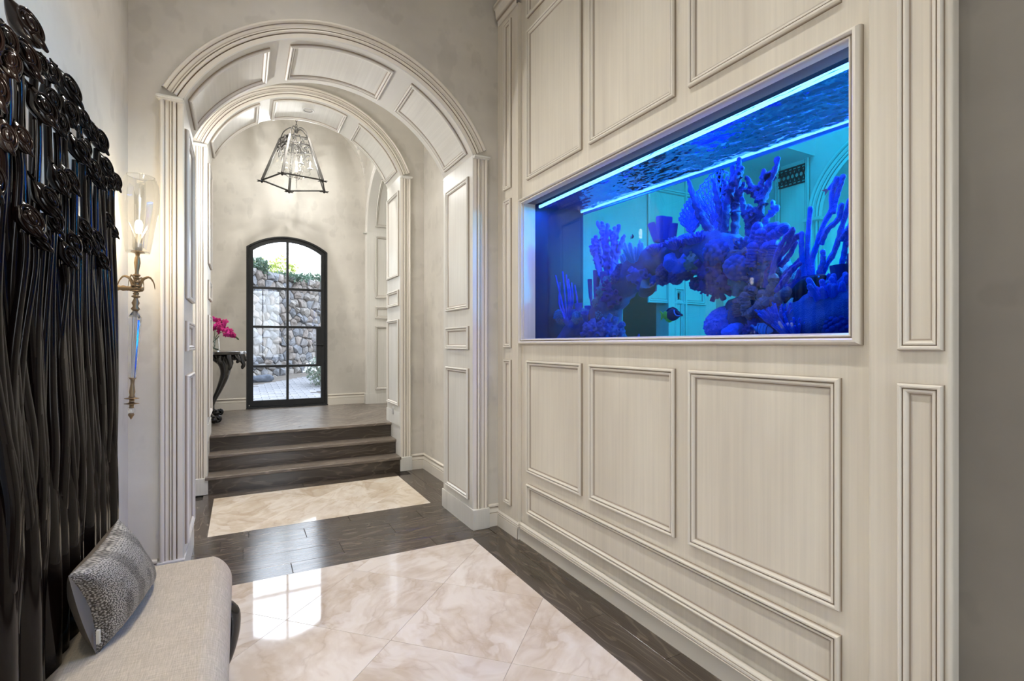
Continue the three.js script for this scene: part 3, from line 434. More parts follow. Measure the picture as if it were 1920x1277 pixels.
    part('stem', taperTube([[p[0] - 0.004, p[1] - h * 0.3, p[2]], [p[0] - 0.006, p[1] - h * 0.75, p[2] - 0.008 + 0.016 * (R() - 0.5)], [lerp(p[0], -0.485, 0.6), lerp(p[1], yk, 0.45), lerp(p[2], zt, 0.25)], [-0.475, lerp(p[1], yk, 0.8), lerp(p[2], zt + side, 0.75)], [-0.470, yk, zt + side], [-0.478, yk - 0.2, zt + side * 0.6]], (t) => lerp(0.0095, 0.017, smooth(0, 0.8, t)), 36, 10), M.lacquer, o);
  });
  part('base', box(-0.553, -0.50, 0.06, 0.14, -2.76, -1.57, 0.01), M.lacquer, o);
}
// ---------------------------------------------------------------- bench and cushion
{
  const o = thing('upholstered_bench', 'backless bench with a plain oatmeal linen seat under the dark carving', 'bench', [0, 0, 0]);
  const g = new RoundedBoxGeometry(0.475, 0.17, 1.95, 10, 0.072), p = g.attributes.position;
  for (let i = 0; i < p.count; i++) { const x = p.getX(i), z = p.getZ(i), y = p.getY(i), cr = 1 - (x / 0.2375) ** 2, top = smooth(-0.06, 0.07, y); p.setXYZ(i, x + 0, y + top * (0.030 * cr - 0.004), z - 0.085 * cr * smooth(-0.5, -0.97, z) + 0.0); }
  g.computeVertexNormals(); g.translate(-0.268, 0.395, -1.56);
  part('seat', planar(g.toNonIndexed()), M.linen, o);
  part('frame_rail', box(-0.47, -0.05, 0.26, 0.32, -2.45, -0.65, 0.01), M.blackWood, o);
  for (const [x, z, s] of [[-0.05, -2.38, 1], [-0.05, -0.72, 1], [-0.44, -2.40, -1], [-0.44, -0.72, -1]]) part('leg', taperTube([[x - s * 0.05, 0.34, z], [x + s * 0.012, 0.31, z], [x + s * 0.022, 0.24, z], [x - s * 0.002, 0.12, z], [x - s * 0.03, 0.06, z], [x - s * 0.012, 0.022, z]], (t) => 0.034 - 0.012 * t, 30, 12), M.blackWood, o);
}
{
  const o = thing('cushion', 'silver grey cushion with a stingray skin print propped on the linen bench', 'cushion', [0, 0, 0]);
  const A = [-0.371, 0.487, -1.887], Bq = [-0.296, 0.498, -2.409], C = [-0.4, 0.748, -2.36], D = [-0.405, 0.78, -1.756];
  const va = V3(...A), vb = V3(...Bq), vc = V3(...C), vd = V3(...D), nrm = vb.clone().sub(va).cross(vd.clone().sub(va)).normalize(), n = 26; if (nrm.x < 0) nrm.negate();
  const face = (s0, depth) => { const pos = [], uv = []; const P = (i, j, s = s0) => { const u = i / n, v = j / n, e = (1 - Math.pow(Math.abs(2 * u - 1), 2.6)) * (1 - Math.pow(Math.abs(2 * v - 1), 2.6)), pinch = 0.05 * (1 - Math.abs(2 * u - 1)) * (v - 0.5) * 0 , wob = 0.006 * N3(u * 5, v * 5, s * 3); const q = va.clone().lerp(vb, u).lerp(vd.clone().lerp(vc, u), v); const inU = (s > 0 ? 0.045 : u < 0.5 ? -0.012 : 0.035) * Math.sin(Math.PI * v) * (0.5 - u) * 2, inV = 0.02 * Math.sin(Math.PI * u) * (0.5 - v) * 2; q.addScaledVector(vb.clone().sub(va).normalize(), inU).addScaledVector(vd.clone().sub(va).normalize(), inV); return q.addScaledVector(nrm, s * (depth * Math.pow(e, 0.55) + wob * e)); };
    for (let i = 0; i < n; i++) for (let j = 0; j < n; j++) { const q = [[i, j], [i + 1, j], [i + 1, j + 1], [i, j + 1]]; for (const m of [0, 1, 2, 0, 2, 3]) { const t = P(...q[m]); pos.push(t.x, t.y, t.z); uv.push(q[m][0] / n * 0.58, q[m][1] / n * 0.27); } }
    if (depth === 0) { const g2 = []; for (let j = 0; j < n; j++) { const q = [P(0, j, 1), P(0, j + 1, 1), P(0, j + 1, -1), P(0, j, -1)]; for (const m of [0, 1, 2, 0, 2, 3]) g2.push(q[m].x, q[m].y, q[m].z); } return toCreasedNormals(planar(tris(g2)), 1.2); } return toCreasedNormals(tris(pos, null, uv), 1.2); };
  part('front_cover', face(1, 0.085), M.skin, o, 'silver stingray print front'); part('back_cover', face(-1, 0.06), M.taupe, o, 'plain taupe back'); part('side', face(1, 0), M.taupe, o, 'plain taupe side');
  const edge = (a, b) => { const pts = []; for (let i = 0; i <= 8; i++) pts.push(a.clone().lerp(b, i / 8)); return pts; };
  const mid = va.clone().lerp(vd, 0.22).lerp(vb, 0.03).addScaledVector(nrm, 0.012); part('label_tab', box(mid.x - 0.004, mid.x + 0.006, mid.y - 0.02, mid.y + 0.02, mid.z + 0.002, mid.z + 0.012, 0.002), M.cloth, o, 'small cream label tab');
}
// ---------------------------------------------------------------- wall sconce
{
  const o = thing('wall_sconce', 'slender antique brass wall sconce with a clear glass vase shade and crystal drop', 'sconce', [-0.452, 1.85, -3.12]);
  const st = new THREE.Group(); o.rotation.z = -0.0324;    // leans a little towards the wall at its foot
  const L = (pts, s = 20) => lathe(pts, s), K = (list) => list.flatMap(([r, y, d]) => [[r * 0.6, y - d], [r, y - d * 0.5], [r, y + d * 0.5], [r * 0.6, y + d]]);
  part('stem', L([[0, 0.012], [0.028, 0.012], [0.030, 0.006], [0.010, 0], [0.008, -0.014], [0.011, -0.02], [0.014, -0.045], [0.008, -0.09], [0.009, -0.10], ...K([[0.016, -0.108, 0.006], [0.013, -0.122, 0.007], [0.018, -0.14, 0.008], [0.020, -0.160, 0.006], [0.016, -0.172, 0.005], [0.019, -0.186, 0.006], [0.013, -0.2, 0.006], [0.018, -0.214, 0.006]]), [0.009, -0.226], [0.017, -0.246], [0.011, -0.262], [0.019, -0.276], [0.011, -0.287], [0, -0.29]].reverse()), M.brass, o);
  const cr = new THREE.CylinderGeometry(0.030, 0.0165, 0.30, 6, 1), tp = new THREE.CylinderGeometry(0.012, 0.030, 0.03, 6, 1); cr.translate(0, -0.468, 0); tp.translate(0, -0.3025, 0);
  part('crystal', merge([cr.toNonIndexed(), tp.toNonIndexed()].map((g) => { g.computeVertexNormals(); return g; })), M.crystal, o, 'faceted clear crystal spindle');
  part('rod', new THREE.CylinderGeometry(0.0055, 0.0055, 0.33, 10).translate(0, -0.45, 0), M.chrome, o);
  const f = part('finial', L([[0, -0.62], [0.017, -0.618], [0.009, -0.63], [0.008, -0.65], [0.013, -0.69], [0.010, -0.705], [0.014, -0.712], [0.010, -0.716], [0.031, -0.7205], [0.031, -0.7225], [0.011, -0.726], [0.011, -0.742], [0.032, -0.7465], [0.032, -0.7485], [0.010, -0.752], [0.009, -0.765], [0.012, -0.768], [0.006, -0.772], [0, -0.772]].reverse()), M.brass, o);
  part('crystal_ball', new THREE.SphereGeometry(0.0155, 20, 14).translate(0, -0.781, 0), M.crystal, f);
  part('tip', L([[0, -0.828], [0.014, -0.802], [0.010, -0.795], [0, -0.794]]), M.brass, f);
  part('arm', L([[0, 0], [0.020, 0], [0.021, 0.006], [0.010, 0.012], [0.010, 0.02], [0.015, 0.03], [0.010, 0.038], [0.014, 0.05], [0.011, 0.066], [0.013, 0.07], [0.010, 0.074], [0.014, 0.08], [0.010, 0.09], [0.010, 0.118], [0.013, 0.124], [0.010, 0.132], [0, 0.135]].map(([r, y]) => [r, y])).rotateZ(-Math.PI / 2).translate(-0.103, -0.176, 0), M.brass, o);
  part('backplate', merge([box(-0.112, -0.103, -0.27, -0.08, -0.022, 0.022, 0.004), ...[-0.12, -0.235].map((y) => new THREE.SphereGeometry(0.0115, 16, 12).translate(-0.092, y, 0.004)), ...[-0.12, -0.235].map((y) => new THREE.CylinderGeometry(0.005, 0.005, 0.02, 10).rotateZ(Math.PI / 2).translate(-0.103, y, 0.004))]), M.brass, o);
  for (let k = 0; k < 4; k++) { const a = k * Math.PI / 2 + 0.25, c = Math.cos(a), s = Math.sin(a); part('leaf', taperTube([[c * 0.012, -0.165, s * 0.012], [c * 0.03, -0.125, s * 0.03], [c * 0.055, -0.115, s * 0.055], [c * 0.075, -0.14, s * 0.075], [c * 0.082, -0.172, s * 0.082]], (t) => 0.009 * (1 - 0.8 * t), 20, 8, 0, 1, [0.35, 1]), M.brass, o); }
  const sh = [[0.050, 0.004], [0.053, 0.010], [0.056, 0.03], [0.068, 0.12], [0.079, 0.2], [0.0835, 0.255], [0.083, 0.30], [0.078, 0.345], [0.068, 0.375], [0.058, 0.388]];
  part('glass_shade', L([...sh, ...sh.slice().reverse().map(([r, y]) => [r - 0.0022, y])], 40), M.shadeGlass, o, 'clear blown glass vase shade'); part('shade_rim', new THREE.TorusGeometry(0.0575, 0.0022, 10, 44).rotateX(Math.PI / 2).translate(0, 0.388, 0), M.crystal, o);
  part('shade_base', L([[0, 0.010], [0.05, 0.012], [0.051, 0.004], [0, 0.0]].reverse(), 32), M.glass, o);
  part('candle', L([[0, 0.012], [0.019, 0.012], [0.021, 0.05], [0.017, 0.052], [0.013, 0.06], [0.013, 0.10], [0, 0.10]]), M.silverLeaf, o);
  for (let k = 0; k < 6; k++) { const a = k * Math.PI / 3 + 0.3, c = Math.cos(a), s = Math.sin(a), t = 1 + 0.15 * (k % 2); part('spike_leaf', taperTube([[c * 0.017, 0.03, s * 0.017], [c * 0.021, 0.075, s * 0.021], [c * 0.031, 0.105 * t, s * 0.031], [c * 0.045, 0.135 * t, s * 0.045]], (q) => 0.0085 * (1 - 0.85 * q), 14, 8, 0, 1, [0.3, 1]), M.silverLeaf, o); }
  part('bulb', L([[0, 0.10], [0.011, 0.103], [0.0165, 0.125], [0.0165, 0.150], [0.011, 0.166], [0, 0.171]], 18), M.bulb, o);
  const l = lit(new THREE.PointLight(rgb(1, 0.84, 0.62), 0.8)); l.position.set(-0.4477, 1.987, -3.12); l.name = 'sconce_light'; l.shadow.radius = 0.6;
  // unseen twin on the near side, added to lift the lower walls
  const tw = o.clone(); tw.name = numbered('wall_sconce'); tw.position.set(-0.452, 1.85, -1.18); tw.userData = { ...o.userData, label: 'added unseen brass wall sconce that lifts the light on the lower walls' }; scene.add(tw);
  const l2 = lit(new THREE.PointLight(rgb(1, 0.92, 0.80), 1.8)); l2.position.set(-0.4477, 1.987, -1.18); l2.name = 'sconce_light'; l2.shadow.radius = 1.5;
}
// ---------------------------------------------------------------- unseen downlights added to light the passage and halls
{
  const spots = [[0.45, -2.55], [0.45, -1.65], [0.45, -0.2], [0.45, 1.3], [0.62, -4.82], [0.65, -6.55]]; let first;
  const where = ['nearest the first arch', 'second from the first arch', 'third from the first arch', 'nearest the rear wall', 'in the small hall between the arches', 'in the vault of the far hall'];
  spots.forEach(([x, z], i) => {
    let o;
    if (!first) { o = first = thing('added_downlight', '', 'light', [x, 4.6, z], 0, 'added unseen downlights of the passage'); part('trim_ring', lathe([[0.052, -0.003], [0.075, -0.006], [0.078, 0]], 28), M.white, o); part('lamp_face', lathe([[0, -0.002], [0.052, -0.002], [0.052, 0]], 28), M.lampGlow, o); }
    else { o = first.clone(); o.name = numbered('added_downlight'); o.position.set(x, i === 5 ? 4.805 : 4.6, z); scene.add(o); }
    o.userData = { ...o.userData, label: 'added unseen ceiling downlight ' + where[i] };
    const l = lit(new THREE.SpotLight(rgb(1, 0.96, 0.90), ADDED_DOWNLIGHT, 0, 0.92, 0.8)); l.position.set(x, i === 5 ? 4.78 : 4.585, z); if (i === 5) l.intensity = 20; l.target.position.set(x + 0.02, 0, z); scene.add(l.target); l.name = 'added_downlight_lamp'; l.shadow.radius = 3;
  });
  const o = thing('arch_downlight', 'small unlit recessed spotlight in the underside of the far arch', 'light', [0.635, 3.876, -5.775]);
  part('trim_ring', lathe([[0.040, 0.012], [0.044, 0.0], [0.056, -0.006], [0.062, -0.002], [0.063, 0.004]], 28), M.white, o); part('reflector', lathe([[0, 0.03], [0.022, 0.03], [0.042, -0.001]], 24), M.iron, o);
}
{ // wall plates on the jambs of the far arch
  const o = thing('switch_plate', 'small white light switch low on the right jamb of the far arch', 'switch', [1.552, 0.628, -5.782]); part('plate', box(-0.006, 0, -0.052, 0.052, -0.036, 0.036, 0.003), M.white, o); part('rocker', box(-0.010, -0.004, -0.034, 0.034, -0.017, 0.017, 0.002), M.chrome, o);
  const q = thing('outlet_plate', 'white socket plate low on the left jamb of the far arch', 'socket', [-0.269, 0.645, -5.62]); part('plate', box(0, 0.006, -0.056, 0.056, -0.036, 0.036, 0.003), M.white, q); for (const y of [-0.022, 0.022]) part('socket', box(0.005, 0.008, y - 0.014, y + 0.014, -0.014, 0.014, 0.003), M.chrome, q);
}
// ---------------------------------------------------------------- console table, vase and orchids
{
  const TY = 1.312, o = thing('console_table', 'black carved console table with curved legs in the far hall', 'table', [-0.35, UP, -7.0]);
  const sh = new THREE.Shape(), n = 90; for (let i = 0; i <= n; i++) { const a = -Math.PI / 2 + Math.PI * i / n, r = 1 + 0.025 * Math.cos(a * 10), x = 0.40 * Math.cos(a) * r, z = 0.62 * Math.sin(a) * r; i ? sh.lineTo(x, z) : sh.moveTo(x, z); } sh.lineTo(-0.40, 0.62); sh.lineTo(-0.40, -0.62); sh.closePath();
  const g = new THREE.ExtrudeGeometry(sh, { depth: 0.022, bevelEnabled: true, bevelSize: 0.006, bevelThickness: 0.006, bevelSegments: 2 }); g.rotateX(Math.PI / 2); g.translate(0, TY - UP - 0.006, 0); part('top', planar(g), M.blackWood, o);
  const leg = (x, z, s) => { part('leg', taperTube([[x - 0.02, 0.79, z], [x + 0.07, 0.70, z], [x + 0.095, 0.58, z + s * 0.01], [x + 0.05, 0.42, z + s * 0.02], [x - 0.02, 0.25, z + s * 0.03], [x - 0.055, 0.12, z + s * 0.035], [x - 0.045, 0.05, z + s * 0.035]], (t) => lerp(0.085, 0.026, Math.pow(smooth(0, 0.95, t), 0.8)), 36, 14, 0, 1, [1, 0.75]), M.blackWood, o); part('scroll_foot', merge([new THREE.SphereGeometry(0.042, 18, 14).translate(x - 0.015, 0.042, z + s * 0.035), new THREE.TorusGeometry(0.028, 0.014, 10, 20).translate(x + 0.012, 0.046, z + s * 0.035 + 0.0), taperTube([[x - 0.045, 0.08, z + s * 0.035], [x - 0.01, 0.03, z + s * 0.035], [x + 0.04, 0.03, z + s * 0.035], [x + 0.05, 0.065, z + s * 0.035], [x + 0.03, 0.08, z + s * 0.035]], [0.026, 0.014], 16, 10)]), M.blackWood, o); };
  leg(0.10, 0.24, 1); leg(0.10, -0.36, -1);
  const apron = []; for (let i = 0; i < 9; i++) { const a = -1.2 + 2.4 * i / 8, x = 0.36 * Math.cos(a), z = 0.56 * Math.sin(a), c = Math.cos(a), s = Math.sin(a), d = i % 2 ? 0.13 : 0.07; apron.push(taperTube([[x, 0.79, z], [x + c * 0.02, 0.79 - d * 0.5, z + s * 0.02], [x + c * 0.045, 0.79 - d, z + s * 0.045], [x + c * 0.03, 0.79 - d * 1.25, z + s * 0.03]], (t) => 0.038 * (1 - 0.55 * t), 14, 10), taperTube([[x - s * 0.05, 0.77, z + c * 0.05], [x - s * 0.02, 0.73, z + c * 0.02], [x + c * 0.02, 0.75, z + s * 0.02], [x + s * 0.04, 0.77, z - c * 0.04]], [0.016, 0.010], 14, 8)); }
  part('carved_apron', apron, M.blackWood, o); part('back_board', box(-0.40, 0.1, 0.74, 0.79, -0.55, 0.55, 0.01), M.blackWood, o);
  const v = thing('glass_vase', 'clear glass vase holding orchids on the black console table', 'vase', [-0.272, TY + 0.006, -7.0]);
  const pr = [[0.05, 0.004], [0.056, 0.03], [0.052, 0.09], [0.048, 0.15], [0.054, 0.17]]; part('body', lathe([[0, 0], ...pr, ...pr.slice().reverse().map(([r, y]) => [r - 0.003, y]), [0, 0.008]], 28), M.glass, v);
  part('wrapped_leaf', taperTube([[0.04, 0.012, 0], [0.0, 0.03, 0.04], [-0.03, 0.08, 0.0], [0.01, 0.13, -0.03], [0.045, 0.17, 0.0]], [0.010, 0.006], 30, 8, 0, 1, [1, 0.4]), std({ name: 'orchid_leaf', color: rgb(0.03, 0.07, 0.03), roughness: 0.4 }), v);
  const petalM2 = std({ name: 'orchid_petal_light', color: rgb(0.68, 0.03, 0.30), roughness: 0.6 }), petalM = std({ name: 'orchid_petal', color: rgb(0.50, 0.005, 0.16), roughness: 0.6 }), lipM = std({ name: 'orchid_lip', color: rgb(0.28, 0.0, 0.10), roughness: 0.5 }), stemM = std({ name: 'orchid_stem', color: rgb(0.06, 0.10, 0.03), roughness: 0.5 });
  const flower = (() => { const gs = []; for (let k = 0; k < 5; k++) { const s = new THREE.SphereGeometry(1, 10, 8), w = k === 1 || k === 4 ? 0.021 : 0.014; s.scale(w, 0.024, 0.003); s.translate(0, 0.022, 0.003 * Math.cos(k)); s.rotateX(-0.25); s.rotateZ(k * Math.PI * 0.4); gs.push(s); } return merge(gs); })();
  const lip = merge([new THREE.SphereGeometry(0.007, 10, 8).scale(1, 1.3, 1).translate(0, -0.004, 0.008), new THREE.SphereGeometry(0.004, 8, 6).translate(0, 0.004, 0.010)]);
  const R = rng(5), look = { up: ['upper spray of magenta orchids in the glass vase', [[-0.272, TY + 0.03, -7.0], [-0.268, TY + 0.2, -6.99], [-0.25, TY + 0.31, -6.98], [-0.19, TY + 0.345, -6.97]], 15, 0.105], low: ['lower arching spray of magenta orchids reaching towards the door', [[-0.27, TY + 0.03, -6.99], [-0.25, TY + 0.18, -6.97], [-0.17, TY + 0.235, -6.95], [-0.09, TY + 0.205, -6.94], [-0.045, TY + 0.165, -6.93]], 21, 0.055] };
  for (const k of ['up', 'low']) { const [label, path, count, spread] = look[k], s = thing('orchid_spray', label, 'flowers'); part('stem', taperTube(path, [0.004, 0.0025], 24, 6), stemM, s); const c = new THREE.CatmullRomCurve3(path.map((p) => V3(...p)));
    for (let i = 0; i < count; i++) { const t = 0.62 + 0.37 * i / count - (k === 'low' ? 0.12 * (1 - i / count) : 0), p = c.getPoint(clamp(t)), sp = spread * 1.25 * (1 - 0.6 * i / count); p.add(V3((R() - 0.5) * sp * 1.5, (R() - 0.5) * sp * 1.3 + 0.004, (R() - 0.3) * sp)); const f = part('flower', flower, i % 3 ? petalM : petalM2, s); f.position.copy(p); f.rotation.set((R() - 0.5) * 0.9, 0.35 + (R() - 0.5) * 1.4, R() * 6.28); f.scale.setScalar((k === 'low' ? 0.82 - 0.25 * i / count : 0.85)); part('lip', lip, lipM, f); }
    for (let i = 0; i < 3; i++) { const p = path[path.length - 1]; const b = part('bud', new THREE.SphereGeometry(0.008, 10, 8).scale(1, 1.5, 1), stemM, s); b.position.set(p[0] + 0.012 * i, p[1] - 0.012 * i + 0.004, p[2]); } }
}
// ---------------------------------------------------------------- hanging lantern
{
  const cx = 0.64, cz = -7.10, yb = 3.475, yt = 4.03, rb = 0.405, rt = 0.19, o = thing('hanging_lantern', 'five sided dark iron lantern with clear panes hanging on a chain', 'lantern', [cx, yb, cz]);
  const a0 = Math.atan2(0.8818, -0.4716), P = (k, r, y) => { const a = a0 + k * Math.PI * 0.4; return [r * Math.cos(a), y - yb, r * Math.sin(a)]; };
  const bar = (a, b, w) => { const A = V3(...a), Bv = V3(...b), g = new RoundedBoxGeometry(w, A.distanceTo(Bv), w, 1, w * 0.15); g.applyQuaternion(new THREE.Quaternion().setFromUnitVectors(V3(0, 1, 0), Bv.clone().sub(A).normalize())); g.translate(...A.clone().add(Bv).multiplyScalar(0.5).toArray()); return g; };
  const rosette = (p) => { const gs = []; for (let k = 0; k < 6; k++) { const s = new THREE.SphereGeometry(1, 8, 6); s.scale(0.012, 0.006, 0.032); s.translate(0, -0.012, 0.035); s.rotateY(k * Math.PI / 3); s.translate(...p); gs.push(s); } gs.push(new THREE.SphereGeometry(0.016, 10, 8).translate(p[0], p[1] - 0.018, p[2])); return gs; };
  for (let k = 0; k < 5; k++) {
    part('post', bar(P(k, rb, yb), P(k, rt, yt), 0.031), M.iron, o); part('bottom_rail', bar(P(k, rb, yb), P(k + 1, rb, yb), 0.018), M.iron, o); part('top_rail', bar(P(k, rt, yt), P(k + 1, rt, yt), 0.016), M.iron, o); part('rosette', rosette(P(k, rb, yb)), M.iron, o);
    const a = P(k, rb - 0.012, yb), b = P(k + 1, rb - 0.012, yb), c = P(k + 1, rt - 0.01, yt), d = P(k, rt - 0.01, yt); part('pane', planar(tris([...a, ...b, ...c, ...a, ...c, ...d])), M.glass, o);
    const m = (s, y) => { const t = (y - yb) / (yt - yb), r = lerp(rb, rt, t) + 0.008, q = P(k, r, y), w = P(k + 1, r, y); return q.map((v, i) => lerp(v, w[i], s)); };
    part('scrollwork', [[[0.5, 4.05], [0.42, 4.0], [0.46, 3.95], [0.56, 3.94], [0.52, 3.89], [0.44, 3.88]], [[0.15, 4.0], [0.28, 4.01], [0.32, 3.96], [0.24, 3.93], [0.2, 3.96]], [[0.85, 4.0], [0.72, 4.01], [0.68, 3.96], [0.76, 3.93], [0.8, 3.96]], [[0.2, 3.90], [0.32, 3.89], [0.4, 3.86], [0.34, 3.82], [0.28, 3.85]], [[0.8, 3.90], [0.68, 3.89], [0.6, 3.86], [0.66, 3.82], [0.72, 3.85]], [[0.5, 3.95], [0.56, 3.9], [0.5, 3.84], [0.5, 3.79]], [[0.1, 3.93], [0.5, 3.935], [0.9, 3.93]]].map((l) => taperTube(l.map(([s, y]) => m(s, y)), [0.012, 0.007], 18, 6)), M.iron, o);
    part('crown_arm', taperTube([P(k, rt, yt), P(k, rt * 0.75, yt + 0.10), P(k, rt * 0.3, yt + 0.155), P(k, 0.012, yt + 0.12)], [0.007, 0.007], 20, 8), M.iron, o);
  }
  part('canopy_knob', lathe([[0, 0.64], [0.012, 0.645], [0.022, 0.67], [0.012, 0.69], [0.018, 0.70], [0.008, 0.73], [0, 0.735]], 16), M.iron, o);
  for (let k = 0; k < 18; k++) { const l = part('chain_link', new THREE.TorusGeometry(0.014, 0.0038, 6, 14).scale(0.75, 1.35, 1), M.iron, o); l.position.set(0, 0.745 + k * 0.0315, 0); l.rotation.y = k % 2 ? Math.PI / 2 : 0.5; }
  part('ceiling_cup', lathe([[0.006, 1.29], [0.05, 1.30], [0.055, 1.345], [0, 1.348]], 20), M.iron, o);
  // candelabrum of glass arms and beads inside
  part('column', lathe([[0, 0.06], [0.03, 0.07], [0.012, 0.10], [0.022, 0.16], [0.010, 0.22], [0.018, 0.3], [0.008, 0.36], [0.006, 0.64], [0, 0.64]], 14), M.silverLeaf, o);
  const bead = [], R = rng(77), bd = (x, y, z, r) => bead.push(new THREE.OctahedronGeometry(r, 1).translate(x, y, z));
  for (let k = 0; k < 5; k++) {
    const a = a0 + 0.5 + k * Math.PI * 0.4, c = Math.cos(a), s = Math.sin(a), q = (r, y) => [c * r, y, s * r];
    part('candle_arm', taperTube([q(0.01, 0.14), q(0.08, 0.08), q(0.15, 0.12), q(0.165, 0.20)], [0.006, 0.006], 20, 8), M.crystal, o);
    part('drip_pan', lathe([[0, 0], [0.03, 0.006], [0.032, 0.012], [0.008, 0.014], [0.008, 0.055], [0, 0.055]], 14).translate(...q(0.165, 0.2)), M.white, o);
    part('bulb', lathe([[0, 0.255], [0.010, 0.262], [0.012, 0.28], [0.004, 0.305], [0, 0.312]], 10).translate(c * 0.165, 0, s * 0.165), M.candleBulb, o);
    for (let j = 0; j < 12; j++) { const t = j / 11; bd(c * lerp(0.05, 0.085, Math.sin(t * 3.1)), lerp(0.42, 0.06, t), s * lerp(0.05, 0.085, Math.sin(t * 3.1)), 0.0075); bd(c * lerp(0.02, 0.165, t), 0.36 - 0.17 * t - 0.10 * Math.sin(t * Math.PI), s * lerp(0.02, 0.165, t), 0.006); }
    for (let j = 0; j < 5; j++) bd(c * 0.165 + (R() - 0.5) * 0.05, 0.19 - 0.02 * j, s * 0.165 + (R() - 0.5) * 0.05, 0.008);
  }
  for (let j = 0; j < 7; j++) bd(0, 0.05 - 0.018 * j, 0, 0.011 - 0.0006 * j);
  const cb = part('crystal_beads', bead, M.crystal, o, 'strings of clear crystal beads'); cb.userData.kind = 'stuff';
  for (let k = 0; k < 5; k++) { const a = a0 + 0.5 + k * Math.PI * 0.4, l = lit(new THREE.PointLight(rgb(1, 0.98, 0.955), 0.5)); l.position.set(cx + Math.cos(a) * 0.165, yb + 0.28, cz + Math.sin(a) * 0.165); l.name = 'lantern_light'; l.shadow.radius = 0.5; }
}

{ // small crystal pendant in the hall between the arches: hidden by the first jamb, seen as a sparkle in the aquarium glass
  const o = thing('crystal_pendant', 'small crystal pendant hanging in the hall between the arches, reflected in the aquarium glass', 'lamp', [-0.42, 2.5, -4.58]), g = [], R = rng(15);
  part('rod', new THREE.CylinderGeometry(0.006, 0.006, 1.6, 8).translate(0, 1.3, 0), M.chrome, o); part('ceiling_cup', lathe([[0.006, 2.05], [0.05, 2.06], [0.055, 2.10], [0, 2.1]], 18), M.chrome, o); part('ring', new THREE.TorusGeometry(0.075, 0.006, 8, 28).rotateX(Math.PI / 2).translate(0, 0.5, 0), M.chrome, o);
  for (let k = 0; k < 10; k++) for (let j = 0; j < 9; j++) { const a = k * 0.628, r = 0.075 * Math.sqrt(Math.max(0.05, 1 - (j / 9) ** 2)); g.push(new THREE.OctahedronGeometry(0.008 + 0.004 * R(), 1).translate(r * Math.cos(a), 0.49 - j * 0.045, r * Math.sin(a))); }
  part('crystal_beads', g, M.crystal, o, 'strings of clear crystal beads').userData.kind = 'stuff'; part('bulb', lathe([[0, 0.14], [0.016, 0.15], [0.020, 0.2], [0.016, 0.25], [0, 0.262]], 14), M.bulb, o);
  const l = lit(new THREE.PointLight(rgb(1, 0.985, 0.965), 4.6)); l.position.set(-0.42, 2.70, -4.58); l.name = 'pendant_light'; l.shadow.radius = 0.8;
}

// ---------------------------------------------------------------- aquarium
const FZ0 = -3.152, FZ1 = -0.953, FX = 1.876, WL = 2.384, BOT = 1.418;
const BX = (z) => lerp(2.235, 2.375, (z + 3.07) / (3.07 - 0.95));   // the rear pane
const W = {
  front: phy({ name: 'aquarium_front_pane', color: rgb(0.30, 0.62, 1.0), transmission: 1, thickness: 0, roughness: 0, ior: 1.45, specularIntensity: 0.55 }),
  rear: phy({ name: 'aquarium_rear_pane', color: rgb(0.12, 0.90, 0.76), transmission: 1, thickness: 0, roughness: 0, ior: 1.2, specularIntensity: 0 }),
  end: phy({ name: 'aquarium_end_pane', color: rgb(0.012, 0.018, 0.07), roughness: 0.35, specularIntensity: 0.3 }),
  surface: std({ name: 'water_surface', color: rgb(0.06, 0.34, 1.0), metalness: 1, roughness: 0.07 }),
  hood: std({ name: 'aquarium_hood', color: rgb(0.25, 0.24, 0.26), roughness: 0.8 }),
  brace: std({ name: 'blue_acrylic_brace', color: rgb(0.02, 0.16, 0.85), roughness: 0.3 }),
  revealTopShade: std({ name: 'shaded_reveal_top', color: rgb(0.16, 0.12, 0.12), roughness: 0.7 }),  // shade under the upper reveal put into a dark colour
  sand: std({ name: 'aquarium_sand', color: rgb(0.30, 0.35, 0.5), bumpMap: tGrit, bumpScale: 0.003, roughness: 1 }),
  lamp: std({ name: 'glowing_waterline_front', color: rgb(0.9, 0.93, 1), emissive: rgb(1, 0.75, 0.55), emissiveIntensity: 5 }),  // lit front water line given as glow, not a real lamp
  lamp2: std({ name: 'glowing_waterline_rear', color: rgb(0.9, 0.93, 1), emissive: rgb(1, 0.78, 0.6), emissiveIntensity: 2.8 }),  // the same painted glow for the rear water line
};
